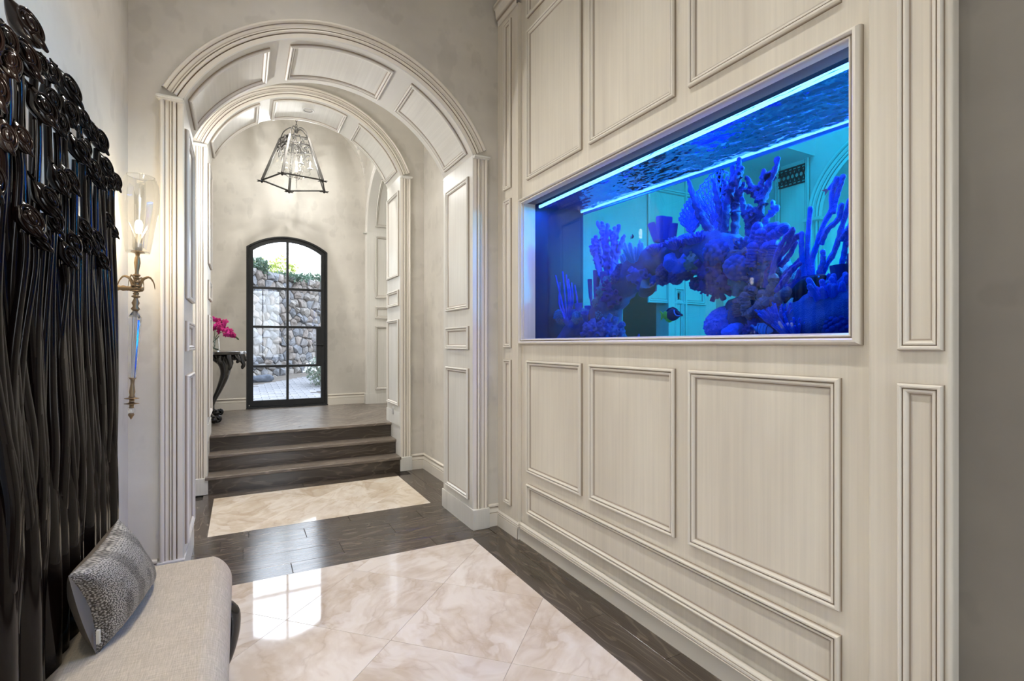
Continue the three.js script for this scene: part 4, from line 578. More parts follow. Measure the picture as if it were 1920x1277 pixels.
{
  const o = thing('aquarium', 'large built-in reef aquarium with blue water glowing in the panelled wall', 'aquarium'), on = (u, v, h) => V3(RX - h, v, u);
  part('frame', frameGeo(on, -3.197, -0.917, 1.396, 2.439, [[0, -0.002, 0.9], [0.001, 0.012, 0.3], [0.004, 0.024, 0], [0.010, 0.033], [0.017, 0.035], [0.022, 0.029, 0.1], [0.0245, 0.020, 0.9], [0.027, 0.020, 0.7], [0.029, 0.025, 0], [0.034, 0.024], [0.037, 0.018, 0.4], [0.0385, 0.006, 0.1], [0.041, -0.012, 0]]), M.paintGlaze, o);
  part('reveal', box(1.782, FX, 2.403, 2.41, FZ0 - 0.002, FZ1), W.revealTopShade, o, 'underside of the upper reveal with its shade put into the colour'); part('reveal', [box(1.782, FX, BOT - 0.002, 1.427, FZ0, FZ1), box(1.782, FX, 1.42, 2.41, FZ0 - 0.004, FZ0), box(1.782, FX, 1.42, 2.41, FZ1, FZ1 + 0.004)], M.paint, o);
  part('front_pane', box(FX, FX + 0.004, 1.42, 2.405, FZ0, FZ1), W.front, o);
  const quad = (a, b, c, d) => planar(tris([...a, ...b, ...c, ...a, ...c, ...d]));
  part('rear_pane', quad([2.24, 1.40, -3.07], [BX(-0.95), 1.40, -0.95], [BX(-0.95), WL, -0.95], [2.24, WL, -3.07]), W.rear, o);
  part('end_pane', quad([FX, 1.40, FZ0], [2.24, 1.40, -3.07], [2.24, 2.42, -3.07], [FX, 2.42, FZ0]), W.end, o); part('end_pane', quad([FX, 1.40, FZ1], [BX(-0.95), 1.40, FZ1], [BX(-0.95), 2.42, FZ1], [FX, 2.42, FZ1]), W.end, o);
  part('tank_bottom', box(FX, 2.40, 1.36, BOT, FZ0, FZ1), W.hood, o);
  part('hood', [box(1.872, 2.46, 2.44, 2.5, -3.2, -0.9)], W.hood, o); { const br = new THREE.BoxGeometry(0.012, 0.085, 2.16); br.rotateY(Math.atan2(0.14, 2.12)); br.translate((2.24 + BX(-0.95)) / 2 + 0.012, WL + 0.017, -2.01); part('brace', planar(br), W.brace, o, 'blue brace along the rear top edge'); }
  // rippled water surface
  const nx = 56, nz = 300, pos = [], wave = (x, z) => WL - 0.004 + 0.007 * N3(x * 14, 3, z * 6) + 0.006 * N3(x * 40, 9, z * 18) + 0.0035 * N3(x * 95, 1, z * 50);
  const pt = (i, j) => { const z = lerp(FZ0, FZ1, j / nz), x = lerp(FX + 0.002, BX(z), i / nx); return [x, wave(x, z), z]; };
  for (let i = 0; i < nx; i++) for (let j = 0; j < nz; j++) { const a = pt(i, j), b = pt(i + 1, j), c = pt(i + 1, j + 1), d = pt(i, j + 1); pos.push(...a, ...b, ...c, ...a, ...c, ...d); }
  part('water_surface', planar(toCreasedNormals(tris(pos), 2)), W.surface, o, 'rippled water surface seen from below');
  const f = part('waterline_glow', box(FX + 0.006, FX + 0.018, WL - 0.013, WL + 0.005, FZ0 + 0.04, FZ1), W.lamp, o, 'lit water line along the front edge made as a glowing strip'); f.name = 'waterline_strip';
  const rb = new THREE.BoxGeometry(0.010, 0.013, 2.14); rb.rotateY(Math.atan2(0.14, 2.12)); rb.translate((2.24 + BX(-0.95)) / 2 - 0.012, WL - 0.008, -2.01); part('waterline_strip', planar(rb), W.lamp2, o, 'lit water line along the rear edge made as a glowing strip');
  for (const [x, k] of [[FX + 0.03, 1], [2.27, 0.7]]) { const l = lit(new THREE.RectAreaLight(rgb(0.07, 0.24, 1), TANK * k, 2.1, 0.03)); l.position.set(x, WL - 0.017, -2.05); l.lookAt(lerp(x, 2.08, 0.6), 1.4, -2.05); l.name = 'aquarium_lamp_light'; }
}
const C = (name, r, g, b, bump = 0.004) => std({ name, color: rgb(r, g, b), bumpMap: tGrit, bumpScale: bump, roughness: 0.6 });
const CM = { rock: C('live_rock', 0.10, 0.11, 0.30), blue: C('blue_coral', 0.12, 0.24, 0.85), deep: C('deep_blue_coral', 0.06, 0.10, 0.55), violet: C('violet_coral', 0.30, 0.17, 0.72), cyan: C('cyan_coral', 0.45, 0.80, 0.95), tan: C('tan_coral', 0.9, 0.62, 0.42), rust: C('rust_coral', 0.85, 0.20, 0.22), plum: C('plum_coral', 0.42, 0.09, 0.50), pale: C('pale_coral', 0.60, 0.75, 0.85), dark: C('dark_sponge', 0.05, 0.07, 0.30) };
// reef rock
{
  const B = (list) => list.slice(1).map(([p, r], i) => [list[i][0], list[i][1], p, r]);
  const o = thing('reef_arch', 'dark blue rock arch of the reef rising from the left foot over the open gap', 'reef rock');
  part('rock', blob(B([[[2.08, 1.417, -2.583], 0.115], [[2.08, 1.589, -2.61], 0.085], [[2.08, 1.716, -2.489], 0.075], [[2.09, 1.816, -2.345], 0.08], [[2.1, 1.87, -2.156], 0.085], [[2.1, 1.873, -1.942], 0.095], [[2.1, 1.852, -1.753], 0.105], [[2.11, 1.794, -1.623], 0.10], [[2.12, 1.731, -1.518], 0.095], [[2.12, 1.671, -1.414], 0.08]]), 84, 0.022, 14, 0.05), CM.rock, o);
  const q = thing('reef_mound', 'broad blue rock mound at the right foot of the reef arch', 'reef rock');
  part('rock', blob([...B([[[2.1, 1.412, -1.63], 0.12], [[2.11, 1.513, -1.594], 0.10], [[2.13, 1.605, -1.472], 0.09]]), ...B([[[2.08, 1.4, -1.437], 0.12], [[2.1, 1.468, -1.328], 0.12], [[2.08, 1.474, -1.184], 0.15], [[2.1, 1.493, -1.105], 0.18]])], 72, 0.02, 14, 0.05, 3), CM.rock, q);
  const e = thing('reef_rubble', 'low mound of reef rubble in the left corner of the aquarium', 'reef rock');
  part('rock', blob(B([[[2.02, 1.418, -2.967], 0.07], [[2.04, 1.51, -2.879], 0.06], [[2.06, 1.523, -2.725], 0.07], [[2.06, 1.434, -2.585], 0.09]]), 44, 0.02, 16, 0.04, 8), CM.rock, e);
}
const coral = (label, name = 'coral', category = 'coral') => thing(name, label, category);
const at = (p, d) => [p[0] + d[0], p[1] + d[1], p[2] + d[2]];
// directions: right along the wall is +z, away from the glass +x
const branch = (pts, r0, r1, bump = 0.35, freq = 60, rad = 9, seg = 26) => taperTube(pts, (t) => lerp(r0, r1, t) * (1 + 0.10 * Math.sin(t * 40)), seg, rad, bump, freq);
function knobs(p, r, n, k, seed, squash = [1, 1, 1]) { const R = rng(seed), g = []; for (let i = 0; i < n; i++) { const y = 1 - 2 * (i + 0.5) / n, a = i * 2.39996, s = Math.sqrt(1 - y * y), e = k * (0.8 + 0.5 * R()), q = new THREE.IcosahedronGeometry(e, 2); q.scale(1, 0.85 + 0.5 * R(), 1); q.rotateX(R() * 3); q.translate(p[0] + r * squash[0] * s * Math.cos(a), p[1] + r * squash[1] * y, p[2] + r * squash[2] * s * Math.sin(a)); g.push(q); } g.push(new THREE.IcosahedronGeometry(r, 2).scale(...squash).translate(...p)); return g; }
function fingers(p, n, len, r, seed, lean = [0, 1, 0], spread = 1, curl = 0) { const R = rng(seed), g = []; for (let i = 0; i < n; i++) { const a = i * 2.39996, s = Math.sqrt((i + 0.5) / n) * spread, d = V3(lean[0] + s * Math.cos(a), lean[1], lean[2] + s * Math.sin(a)).normalize(), l = len * (0.7 + 0.5 * R()), b = at(p, [s * Math.cos(a) * len * 0.25, 0, s * Math.sin(a) * len * 0.25]), k = at(b, [d.x * l * 0.5, d.y * l * 0.5, d.z * l * 0.5]), e = at(b, [d.x * l + curl * (R() - 0.5), d.y * l + 0.15 * l, d.z * l + curl * (R() - 0.5)]); g.push(taperTube([b, k, e], [r * 1.1, r * 0.75], 10, 8, 0.12, 90)); } return g; }
function cups(p, r, n, k, seed, squash = [1, 1, 1], half = -1) { const R = rng(seed), g = [new THREE.IcosahedronGeometry(r, 2).scale(...squash).translate(...p)]; for (let i = 0; i < n; i++) { const y = 1 - (1 - half) * (i + 0.5) / n, a = i * 2.39996 + 1, s = Math.sqrt(Math.max(0, 1 - y * y)), d = [s * Math.cos(a), y, s * Math.sin(a)], e = k * (0.65 + 0.7 * R()), h = e * (1.2 + R()); const c = lathe([[e * 0.7, -h * 0.4], [e, h * 0.5], [e * 0.95, h * 0.95], [e * 0.72, h], [e * 0.5, h * 0.8], [e * 0.42, 0]], 12); g.push(orient(c, [p[0] + r * squash[0] * d[0], p[1] + r * squash[1] * d[1], p[2] + r * squash[2] * d[2]], d)); } return g; }
function barrel(p, dir, len, r0, r1) { return orient(lathe([[r0, 0], [lerp(r0, r1, 0.4) * 1.04, len * 0.4], [lerp(r0, r1, 0.8), len * 0.8], [r1, len], [r1 * 0.86, len * 1.01], [r1 * 0.72, len * 0.92], [r1 * 0.62, len * 0.4]], 18), p, dir); }
function fan(base, w, h, seed, x) { const R = rng(seed), g = [], rows = 15, n = 26, P = (i, j) => { const t = j / rows, a = (i / n - 0.5) * 1.9, rr = h * (0.12 + 0.88 * t) * (1 - 0.18 * Math.abs(i / n - 0.5)); return [base[0] + x * (0.5 - i / n) + 0.006 * Math.sin(i * 3 + j), base[1] + rr * Math.cos(a), base[2] + Math.sin(a) * rr * w / h]; };
  for (let i = 0; i <= n; i++) { const pts = []; for (let j = 0; j <= rows; j += 1) { const p = P(i, j); pts.push([p[0] + 0.004 * (R() - 0.5), p[1], p[2] + 0.006 * (R() - 0.5)]); } g.push(taperTube(pts, [0.0055, 0.0032], 22, 5)); }
  for (let j = 2; j <= rows; j++) for (let i = 0; i < n; i++) if (R() < 0.8) { const a = P(i, j), b = P(i + 1, j - (R() < 0.5 ? 0.5 : 0)); g.push(taperTube([a, [(a[0] + b[0]) / 2, (a[1] + b[1]) / 2 - 0.002, (a[2] + b[2]) / 2], b], [0.0032, 0.003], 2, 4)); } return g; }
{
  let o = coral('thin violet sea whip fingers standing in the left corner of the aquarium', 'sea_whip');
  part('branches', [
    [[2, 1.567, -2.95], [2, 1.72, -3.004], [2, 1.89, -3.073]], [[2.02, 1.568, -2.967], [2.02, 1.757, -2.987], [2.02, 1.911, -3.013]], [[2.01, 1.567, -2.939], [2.01, 1.714, -2.926], [2.01, 1.88, -2.952]], [[2.03, 1.568, -2.955], [2.03, 1.695, -2.903], [2.03, 1.822, -2.916]], [[2, 1.565, -2.898], [2, 1.651, -2.81], [2, 1.797, -2.835]], [[1.99, 1.566, -2.936], [1.99, 1.682, -3.009], [1.99, 1.832, -3.002]], [[1.99, 1.564, -2.897], [1.99, 1.709, -2.871], [1.99, 1.843, -2.897]]].map((p) => branch(p, 0.0085, 0.005, 0.1)), CM.violet, o);
  o = coral('tall violet staghorn coral with knobbly branches on the left of the reef arch', 'staghorn_coral');
  part('branches', [
    [[2.08, 1.706, -2.573], [2.08, 1.898, -2.605], [2.08, 2.094, -2.638], [2.08, 2.201, -2.688]], [[2.08, 1.897, -2.594], [2.06, 2.046, -2.575], [2.06, 2.156, -2.564]], [[2.08, 2.076, -2.638], [2.09, 2.148, -2.645], [2.09, 2.192, -2.656]], [[2.06, 1.721, -2.559], [2.05, 1.901, -2.644], [2.05, 2.011, -2.677], [2.05, 2.085, -2.7]], [[2.05, 1.992, -2.672], [2.05, 2.044, -2.666], [2.05, 2.1, -2.672]], [[2.06, 1.904, -2.657], [2.05, 1.977, -2.683], [2.05, 2.043, -2.723]], [[2.1, 1.909, -2.674], [2.1, 2, -2.691], [2.1, 2.083, -2.703]],
    [[2.09, 1.707, -2.569], [2.09, 1.891, -2.543], [2.09, 2.062, -2.553], [2.09, 2.122, -2.58]], [[2.09, 1.925, -2.543], [2.08, 2.053, -2.51], [2.08, 2.133, -2.474]], [[2.09, 2.024, -2.532], [2.1, 2.095, -2.544], [2.1, 2.135, -2.539]], [[2.1, 1.893, -2.555], [2.1, 2.002, -2.493], [2.1, 2.068, -2.453]], [[2.1, 1.829, -2.592], [2.1, 1.933, -2.597], [2.1, 2.02, -2.603]]].map((p) => branch(p, 0.021, 0.0125, 0.45, 55)), CM.violet, o);
  o = coral('dark violet tube sponge blades below the tall staghorn coral', 'tube_sponge', 'sponge'); part('tubes', [barrel([2.05, 1.678, -2.666], [0, 1, 0.02], 0.20, 0.016, 0.024), barrel([2.04, 1.688, -2.576], [0, 1, 0.0], 0.17, 0.016, 0.024), barrel([2.07, 1.703, -2.75], [0, 1, -0.1], 0.13, 0.012, 0.016), barrel([2.06, 1.647, -2.725], [0, 1, -0.25], 0.10, 0.008, 0.006)], CM.plum, o);
  o = coral('pale cyan polyp colony at the far left foot of the reef', 'polyp_colony'); part('polyps', cups([2, 1.596, -3.011], 0.038, 90, 0.0065, 31), CM.cyan, o);
  o = coral('pale cyan polyp colony beside the open blue sponge cup', 'polyp_colony'); part('polyps', [...cups([2, 1.575, -2.792], 0.036, 80, 0.0065, 32), ...cups([2.02, 1.594, -2.742], 0.034, 70, 0.0065, 33)], CM.cyan, o);
  o = coral('open blue sponge cups in the left corner below the sea whips', 'tube_sponge', 'sponge'); part('tubes', [barrel([1.985, 1.52, -2.889], [-0.5, 1, -0.1], 0.06, 0.012, 0.022), barrel([2.02, 1.616, -2.814], [-0.1, 1, 0], 0.06, 0.018, 0.028), barrel([2, 1.539, -2.703], [-0.5, 1, 0.35], 0.075, 0.014, 0.026), barrel([2.03, 1.588, -2.903], [0, 1, 0], 0.05, 0.016, 0.022), barrel([2.04, 1.594, -2.739], [-0.1, 1, 0.1], 0.06, 0.018, 0.026)], CM.blue, o);
  o = coral('light blue ringed tube polyps along the foot of the reef arch', 'tube_polyps'); part('polyps', [...cups([2, 1.484, -2.579], 0.075, 46, 0.015, 35, [1, 0.6, 1.3]), ...cups([2.02, 1.488, -2.468], 0.06, 30, 0.014, 36, [1, 0.7, 1]), ...cups([2, 1.535, -2.494], 0.022, 8, 0.015, 37)], CM.blue, o);
  o = coral('cream and tan crusting coral up the left flank of the reef arch', 'crusting_coral'); part('crust', [...cups([2.02, 1.662, -2.605], 0.032, 70, 0.006, 41), ...cups([2.02, 1.736, -2.556], 0.034, 70, 0.006, 42), ...cups([2.03, 1.789, -2.511], 0.03, 60, 0.006, 43), ...cups([2.03, 1.586, -2.574], 0.034, 60, 0.006, 44)], CM.pale, o);
  o = coral('rust and blue ringed polyps on the shoulder of the arch beside the cream crust', 'tube_polyps'); part('polyps', [...cups([2.02, 1.746, -2.483], 0.036, 16, 0.012, 45), ...cups([2.01, 1.693, -2.445], 0.034, 12, 0.015, 46), ...cups([2, 1.665, -2.474], 0.02, 4, 0.018, 47)], CM.plum, o);
  o = coral('pale cyan finger coral spreading on the left shoulder of the reef arch', 'finger_coral'); part('fingers', [...fingers([2.04, 1.867, -2.28], 30, 0.10, 0.0085, 51, [-0.15, 1, 0], 0.75), ...fingers([2.04, 1.862, -2.354], 12, 0.06, 0.008, 52, [-0.2, 1, -0.3], 0.6)], CM.cyan, o);
  o = coral('blue knobbly coral clumps under the left shoulder of the arch', 'knob_coral'); part('knobs', [...knobs([2.02, 1.804, -2.418], 0.036, 50, 0.009, 53), ...knobs([2.04, 1.853, -2.407], 0.03, 40, 0.008, 54)], CM.deep, o);
  o = coral('group of large blue ringed tubes hanging under the left side of the arch', 'tube_polyps'); part('polyps', [...cups([2.02, 1.768, -2.208], 0.035, 9, 0.019, 55), ...cups([2.02, 1.8, -2.244], 0.03, 7, 0.017, 56), ...cups([2.04, 1.754, -2.124], 0.03, 8, 0.014, 57)], CM.blue, o);
  o = coral('rust brown ruffled plate coral under the left side of the arch', 'plate_coral'); part('plates', [0, 1, 2, 3].map((k) => orient(lathe([[0.006, 0], [0.022, 0.008], [0.05, 0.028], [0.052, 0.031], [0.02, 0.014], [0.004, 0.008]], 18).scale(1, 1, 0.8), at([2.02, 1.725, -2.144], [0.004 * k, -0.016 * k, -0.01 * k]), [-0.5, 0.5, 0.4])), CM.tan, o);
  o = coral('cluster of wide blue barrel sponges standing on the crown of the arch', 'barrel_sponge', 'sponge'); part('tubes', [barrel([2.1, 1.974, -2.144], [0, 1, 0.06], 0.145, 0.026, 0.030), barrel([2.11, 1.983, -2.105], [0, 1, 0.06], 0.125, 0.022, 0.027), barrel([2.08, 1.982, -2.148], [-0.1, 1, -0.35], 0.11, 0.02, 0.022), barrel([2.12, 1.993, -2.071], [0, 1, 0.15], 0.075, 0.02, 0.022)], CM.deep, o);
  o = coral('violet cauliflower coral left of centre on top of the arch', 'cauliflower_coral'); part('knobs', [...fingers([2.04, 1.891, -2.091], 110, 0.055, 0.006, 61, [-0.4, 0.7, 0], 1.25), ...knobs([2.05, 1.906, -2.101], 0.04, 30, 0.01, 60)], CM.violet, o);
  o = coral('violet blue cauliflower coral in the middle of the arch below the small sea fan', 'cauliflower_coral'); part('knobs', [...fingers([2.03, 1.89, -1.942], 120, 0.06, 0.006, 62, [-0.4, 0.7, 0], 1.3), ...fingers([2.04, 1.892, -1.817], 110, 0.06, 0.006, 63, [-0.4, 0.7, 0], 1.3), ...knobs([2.05, 1.89, -1.895], 0.05, 30, 0.012, 64)], CM.violet, o);
  o = coral('smooth deep blue sponge face under the cauliflower corals', 'sponge_patch', 'sponge'); part('face', blob([[[2.02, 1.837, -1.969], 0.05, [2.03, 1.785, -1.957], 0.035], [[2.02, 1.827, -1.861], 0.04, [2.02, 1.8, -1.903], 0.03]], 30, 0.012, 30, 0.03), CM.blue, o);
  o = coral('dark rounded polyp lumps hanging below the arch left of the tan sponge', 'hanging_polyps'); part('lumps', [...knobs([2.03, 1.79, -2.041], 0.042, 90, 0.007, 65), ...knobs([2.03, 1.757, -2.053], 0.034, 70, 0.007, 66), ...knobs([2.03, 1.752, -1.96], 0.034, 70, 0.008, 67), ...knobs([2.05, 1.775, -1.91], 0.038, 70, 0.007, 68), ...knobs([2.05, 1.707, -1.843], 0.03, 50, 0.006, 69)], CM.deep, o);
  o = coral('round tan and white tube sponge in the centre of the arch', 'tan_sponge', 'sponge'); part('body', [...cups([2.01, 1.809, -1.817], 0.044, 34, 0.0065, 71, [1, 1.1, 1])], CM.tan, o);
  o = coral('fine meshed blue sea fan standing behind the arch crown on the left', 'sea_fan'); part('mesh', fan([2.16, 1.978, -1.967], 0.15, 0.22, 72, 0.03), CM.blue, o);
  o = coral('large blue sea fan behind the tall dark staghorn branches', 'sea_fan'); part('mesh', fan([2.19, 1.971, -1.838], 0.26, 0.33, 73, 0.05), CM.blue, o);
  o = coral('tall dark blue staghorn coral rising to the water line in the middle of the reef', 'staghorn_coral');
  part('branches', [
    [[2.08, 1.897, -1.714], [2.07, 1.968, -1.776], [2.06, 2.065, -1.835], [2.05, 2.147, -1.86], [2.05, 2.249, -1.892]], [[2.08, 1.897, -1.714], [2.06, 2.001, -1.784], [2.06, 2.108, -1.842], [2.06, 2.132, -1.862]], [[2.07, 1.893, -1.697], [2.07, 2.011, -1.706], [2.07, 2.117, -1.731], [2.07, 2.211, -1.747]], [[2.07, 1.892, -1.694], [2.06, 2.028, -1.67], [2.06, 2.127, -1.655], [2.06, 2.183, -1.637], [2.06, 2.242, -1.631]], [[2.06, 2.132, -1.655], [2.05, 2.176, -1.609], [2.05, 2.215, -1.574]], [[2.07, 2.187, -1.61], [2.08, 2.232, -1.612], [2.08, 2.274, -1.612]],
    [[2.1, 1.902, -1.66], [2.1, 2.027, -1.645], [2.1, 2.153, -1.636], [2.1, 2.228, -1.613]], [[2.1, 2.027, -1.642], [2.1, 2.097, -1.669], [2.1, 2.134, -1.681]], [[2.09, 2.099, -1.679], [2.09, 2.154, -1.691], [2.09, 2.189, -1.698]], [[2.1, 2.078, -1.642], [2.09, 2.119, -1.608], [2.09, 2.153, -1.596]]].map((p, i) => branch(p, 0.021, 0.0095, 0.4, 55)), CM.dark, o);
  o = coral('forked dark staghorn coral leaning right towards the grille behind the tank', 'staghorn_coral');
  part('branches', [
    [[2.1, 1.872, -1.564], [2.09, 1.959, -1.568], [2.08, 2.024, -1.586], [2.08, 2.084, -1.597]], [[2.1, 1.884, -1.558], [2.1, 1.977, -1.531], [2.1, 2.044, -1.504], [2.1, 2.12, -1.472], [2.1, 2.182, -1.438], [2.1, 2.222, -1.431]], [[2.1, 2.03, -1.498], [2.09, 2.084, -1.523], [2.09, 2.135, -1.557], [2.09, 2.178, -1.579]], [[2.1, 2.044, -1.504], [2.1, 2.107, -1.512], [2.1, 2.153, -1.501], [2.1, 2.186, -1.498]], [[2.09, 2.093, -1.529], [2.09, 2.111, -1.551], [2.08, 2.119, -1.577]], [[2.1, 1.978, -1.536], [2.09, 2.012, -1.562], [2.09, 2.021, -1.579]], [[2.1, 1.995, -1.525], [2.11, 2.032, -1.571], [2.11, 2.046, -1.588]], [[2.1, 2.148, -1.461], [2.11, 2.168, -1.474], [2.12, 2.169, -1.473]]].map((p) => branch(p, 0.023, 0.010, 0.5, 60)), CM.dark, o);
  o = coral('short stubby blue branch coral right of the forked staghorn', 'staghorn_coral'); part('branches', [[[2.12, 1.931, -1.513], [2.12, 1.975, -1.491], [2.12, 2.001, -1.465], [2.12, 2.043, -1.47]], [[2.12, 1.991, -1.475], [2.12, 1.997, -1.457], [2.12, 2.013, -1.444]]].map((p) => branch(p, 0.018, 0.009, 0.5, 60)), CM.blue, o);
  o = coral('round bright blue bubble coral left of the dark staghorn base', 'bubble_coral'); part('bubbles', knobs([2, 1.834, -1.673], 0.052, 62, 0.0135, 81), CM.blue, o);
  o = coral('second bright blue bubble coral lower right on the arch', 'bubble_coral'); part('bubbles', knobs([1.99, 1.746, -1.556], 0.046, 52, 0.013, 82), CM.blue, o);
  o = coral('plum tube polyps with round open mouths under the arch', 'tube_polyps'); part('polyps', [...cups([2.01, 1.758, -1.751], 0.038, 9, 0.016, 83), ...cups([2, 1.735, -1.694], 0.044, 16, 0.013, 84), ...cups([2.02, 1.674, -1.686], 0.048, 18, 0.011, 85), ...cups([2, 1.694, -1.648], 0.034, 10, 0.012, 86), ...cups([2.03, 1.688, -1.749], 0.045, 20, 0.008, 87)], CM.plum, o);
  o = coral('brown shelf coral at the lower right of the arch', 'plate_coral'); part('plates', blob([[[2.03, 1.699, -1.613], 0.03, [2.05, 1.648, -1.591], 0.024], [[2.04, 1.66, -1.584], 0.028, [2.04, 1.685, -1.547], 0.024]], 28, 0.012, 40, 0.02), CM.tan, o);
  o = coral('rust red crusting sponge patches between the bubble corals', 'crusting_sponge', 'sponge'); part('crust', blob([[[2.02, 1.815, -1.605], 0.022, [2.03, 1.821, -1.545], 0.022], [[2.05, 1.893, -1.665], 0.018, [2.05, 1.872, -1.591], 0.016]], 26, 0.012, 50, 0.015), CM.rust, o);
  o = coral('thick lobed blue leather coral on the right shoulder of the arch', 'leather_coral');
  part('lobes', [[[2.05, 1.799, -1.516], [2.04, 1.868, -1.503], [2.04, 1.922, -1.487]], [[2.05, 1.817, -1.481], [2.06, 1.883, -1.47], [2.07, 1.911, -1.441], [2.07, 1.911, -1.418]], [[2.04, 1.813, -1.461], [2.04, 1.863, -1.422], [2.05, 1.885, -1.387], [2.05, 1.894, -1.367]], [[2.03, 1.78, -1.48], [2.02, 1.847, -1.462], [2.02, 1.885, -1.454]], [[2, 1.743, -1.489], [1.99, 1.799, -1.477], [1.99, 1.825, -1.474]], [[2.02, 1.762, -1.446], [2.01, 1.805, -1.429], [2.01, 1.817, -1.419]], [[2.02, 1.757, -1.408], [2.02, 1.802, -1.401], [2.02, 1.824, -1.398]]].map((p) => branch(p, 0.026, 0.023, 0.08, 60, 12)), CM.deep, o);
  o = coral('purple fingered sea rod fanning up and right from the mound', 'sea_rod');
  part('fingers', [[[2.02, 1.644, -1.431], [2.02, 1.724, -1.421], [2.02, 1.775, -1.376], [2.03, 1.815, -1.34], [2.03, 1.873, -1.314]], [[2, 1.684, -1.392], [2, 1.772, -1.367], [2.01, 1.836, -1.341], [2.02, 1.875, -1.31]], [[2.03, 1.644, -1.433], [2.03, 1.734, -1.403], [2.05, 1.817, -1.343], [2.05, 1.851, -1.304]], [[2.04, 1.645, -1.435], [2.05, 1.726, -1.424], [2.05, 1.759, -1.411]], [[2.04, 1.63, -1.395], [2.05, 1.696, -1.362], [2.06, 1.73, -1.326], [2.06, 1.753, -1.296]], [[2.03, 1.628, -1.378], [2.04, 1.692, -1.337], [2.05, 1.748, -1.299]], [[2.02, 1.616, -1.381], [2.03, 1.639, -1.335], [2.04, 1.66, -1.309], [2.05, 1.703, -1.297]], [[2, 1.619, -1.37], [2, 1.667, -1.334], [2.01, 1.708, -1.303], [2.02, 1.727, -1.28]], [[2.06, 1.735, -1.393], [2.07, 1.78, -1.356], [2.07, 1.828, -1.328]]].map((p) => branch(p, 0.0125, 0.010, 0.15, 60)), CM.plum, o);
  o = coral('rust brown thick branched sponge in front of the mound', 'branch_sponge', 'sponge');
  part('branches', [[[1.98, 1.525, -1.496], [1.97, 1.565, -1.494], [1.97, 1.61, -1.499]], [[1.97, 1.524, -1.483], [1.96, 1.549, -1.429], [1.96, 1.579, -1.398]], [[2, 1.602, -1.498], [2, 1.636, -1.484], [2, 1.642, -1.498]], [[2, 1.563, -1.445], [2, 1.606, -1.407], [2, 1.649, -1.382], [2, 1.679, -1.382]], [[2, 1.583, -1.407], [1.99, 1.579, -1.363], [1.99, 1.6, -1.337], [1.99, 1.613, -1.313]], [[1.99, 1.521, -1.547], [1.99, 1.569, -1.553], [1.99, 1.586, -1.553]], [[2, 1.563, -1.445], [2, 1.596, -1.432], [2, 1.615, -1.437]]].map((p) => branch(p, 0.022, 0.0205, 0.28, 90, 12)), CM.rust, o);
  o = coral('blue ridged brain coral at the left end of the mound by the gap', 'brain_coral'); part('body', blob([[[2.02, 1.483, -1.665], 0.075, [2.04, 1.502, -1.663], 0.075]], 60, 0.010, 60, 0.02), CM.blue, o);
  o = coral('bright blue smooth sponge lump at the bottom front of the mound', 'sponge_lump', 'sponge'); part('body', blob([[[1.96, 1.441, -1.558], 0.045, [1.97, 1.465, -1.543], 0.035]], 30, 0.008, 30, 0.02), CM.blue, o);
  o = coral('short fingered blue coral in the bottom middle of the mound', 'finger_coral'); part('fingers', fingers([1.98, 1.482, -1.339], 44, 0.075, 0.0065, 91, [-0.5, 0.8, 0], 1.2), CM.blue, o);
  o = coral('short fingered blue coral at the bottom edge right of the striped fish', 'finger_coral'); part('fingers', fingers([1.96, 1.427, -1.253], 44, 0.075, 0.0065, 92, [-0.4, 0.9, 0], 1.3), CM.blue, o);
  o = coral('tall branched blue rope sponge in front of the lit doorway on the right', 'rope_sponge', 'sponge');
  part('ropes', [[[2.1, 1.521, -1.267], [2.1, 1.588, -1.265], [2.1, 1.642, -1.26]], [[2.06, 1.631, -1.276], [2.05, 1.719, -1.285], [2.05, 1.797, -1.29], [2.05, 1.857, -1.29]], [[2.07, 1.631, -1.273], [2.07, 1.764, -1.278], [2.07, 1.873, -1.273], [2.07, 1.957, -1.264]], [[2.08, 1.619, -1.253], [2.08, 1.741, -1.264], [2.08, 1.797, -1.248], [2.08, 1.885, -1.216], [2.08, 1.932, -1.189], [2.08, 2.006, -1.184], [2.08, 2.053, -1.166]], [[2.08, 1.92, -1.182], [2.09, 1.973, -1.176], [2.09, 2.058, -1.147]], [[2.08, 1.805, -1.229], [2.07, 1.858, -1.195], [2.07, 1.888, -1.156], [2.07, 1.941, -1.142]], [[2.09, 1.641, -1.248], [2.09, 1.713, -1.215], [2.09, 1.772, -1.18], [2.09, 1.872, -1.149], [2.09, 1.959, -1.122]], [[2.09, 1.81, -1.157], [2.08, 1.845, -1.124], [2.08, 1.872, -1.105]], [[2.1, 1.666, -1.175], [2.1, 1.726, -1.155], [2.1, 1.798, -1.141], [2.1, 1.856, -1.119]], [[2.1, 1.79, -1.135], [2.1, 1.804, -1.115], [2.1, 1.822, -1.104]], [[2.07, 1.65, -1.242], [2.06, 1.7, -1.219], [2.06, 1.731, -1.208], [2.06, 1.77, -1.208]], [[2.1, 1.609, -1.26], [2.1, 1.661, -1.228], [2.1, 1.684, -1.185]]].map((p, i) => branch(p, i ? 0.0115 : 0.022, i ? 0.0095 : 0.018, 0.10, 70, 10, 34)), CM.blue, o);
  o = coral('thick fingered blue cactus coral in the lower right corner of the aquarium', 'finger_coral'); part('fingers', [...fingers([2.02, 1.534, -1.146], 26, 0.105, 0.0135, 93, [-0.2, 0.9, 0.05], 0.95), ...fingers([2.04, 1.542, -1.099], 16, 0.11, 0.0135, 94, [-0.2, 0.9, -0.1], 0.9)], CM.blue, o);
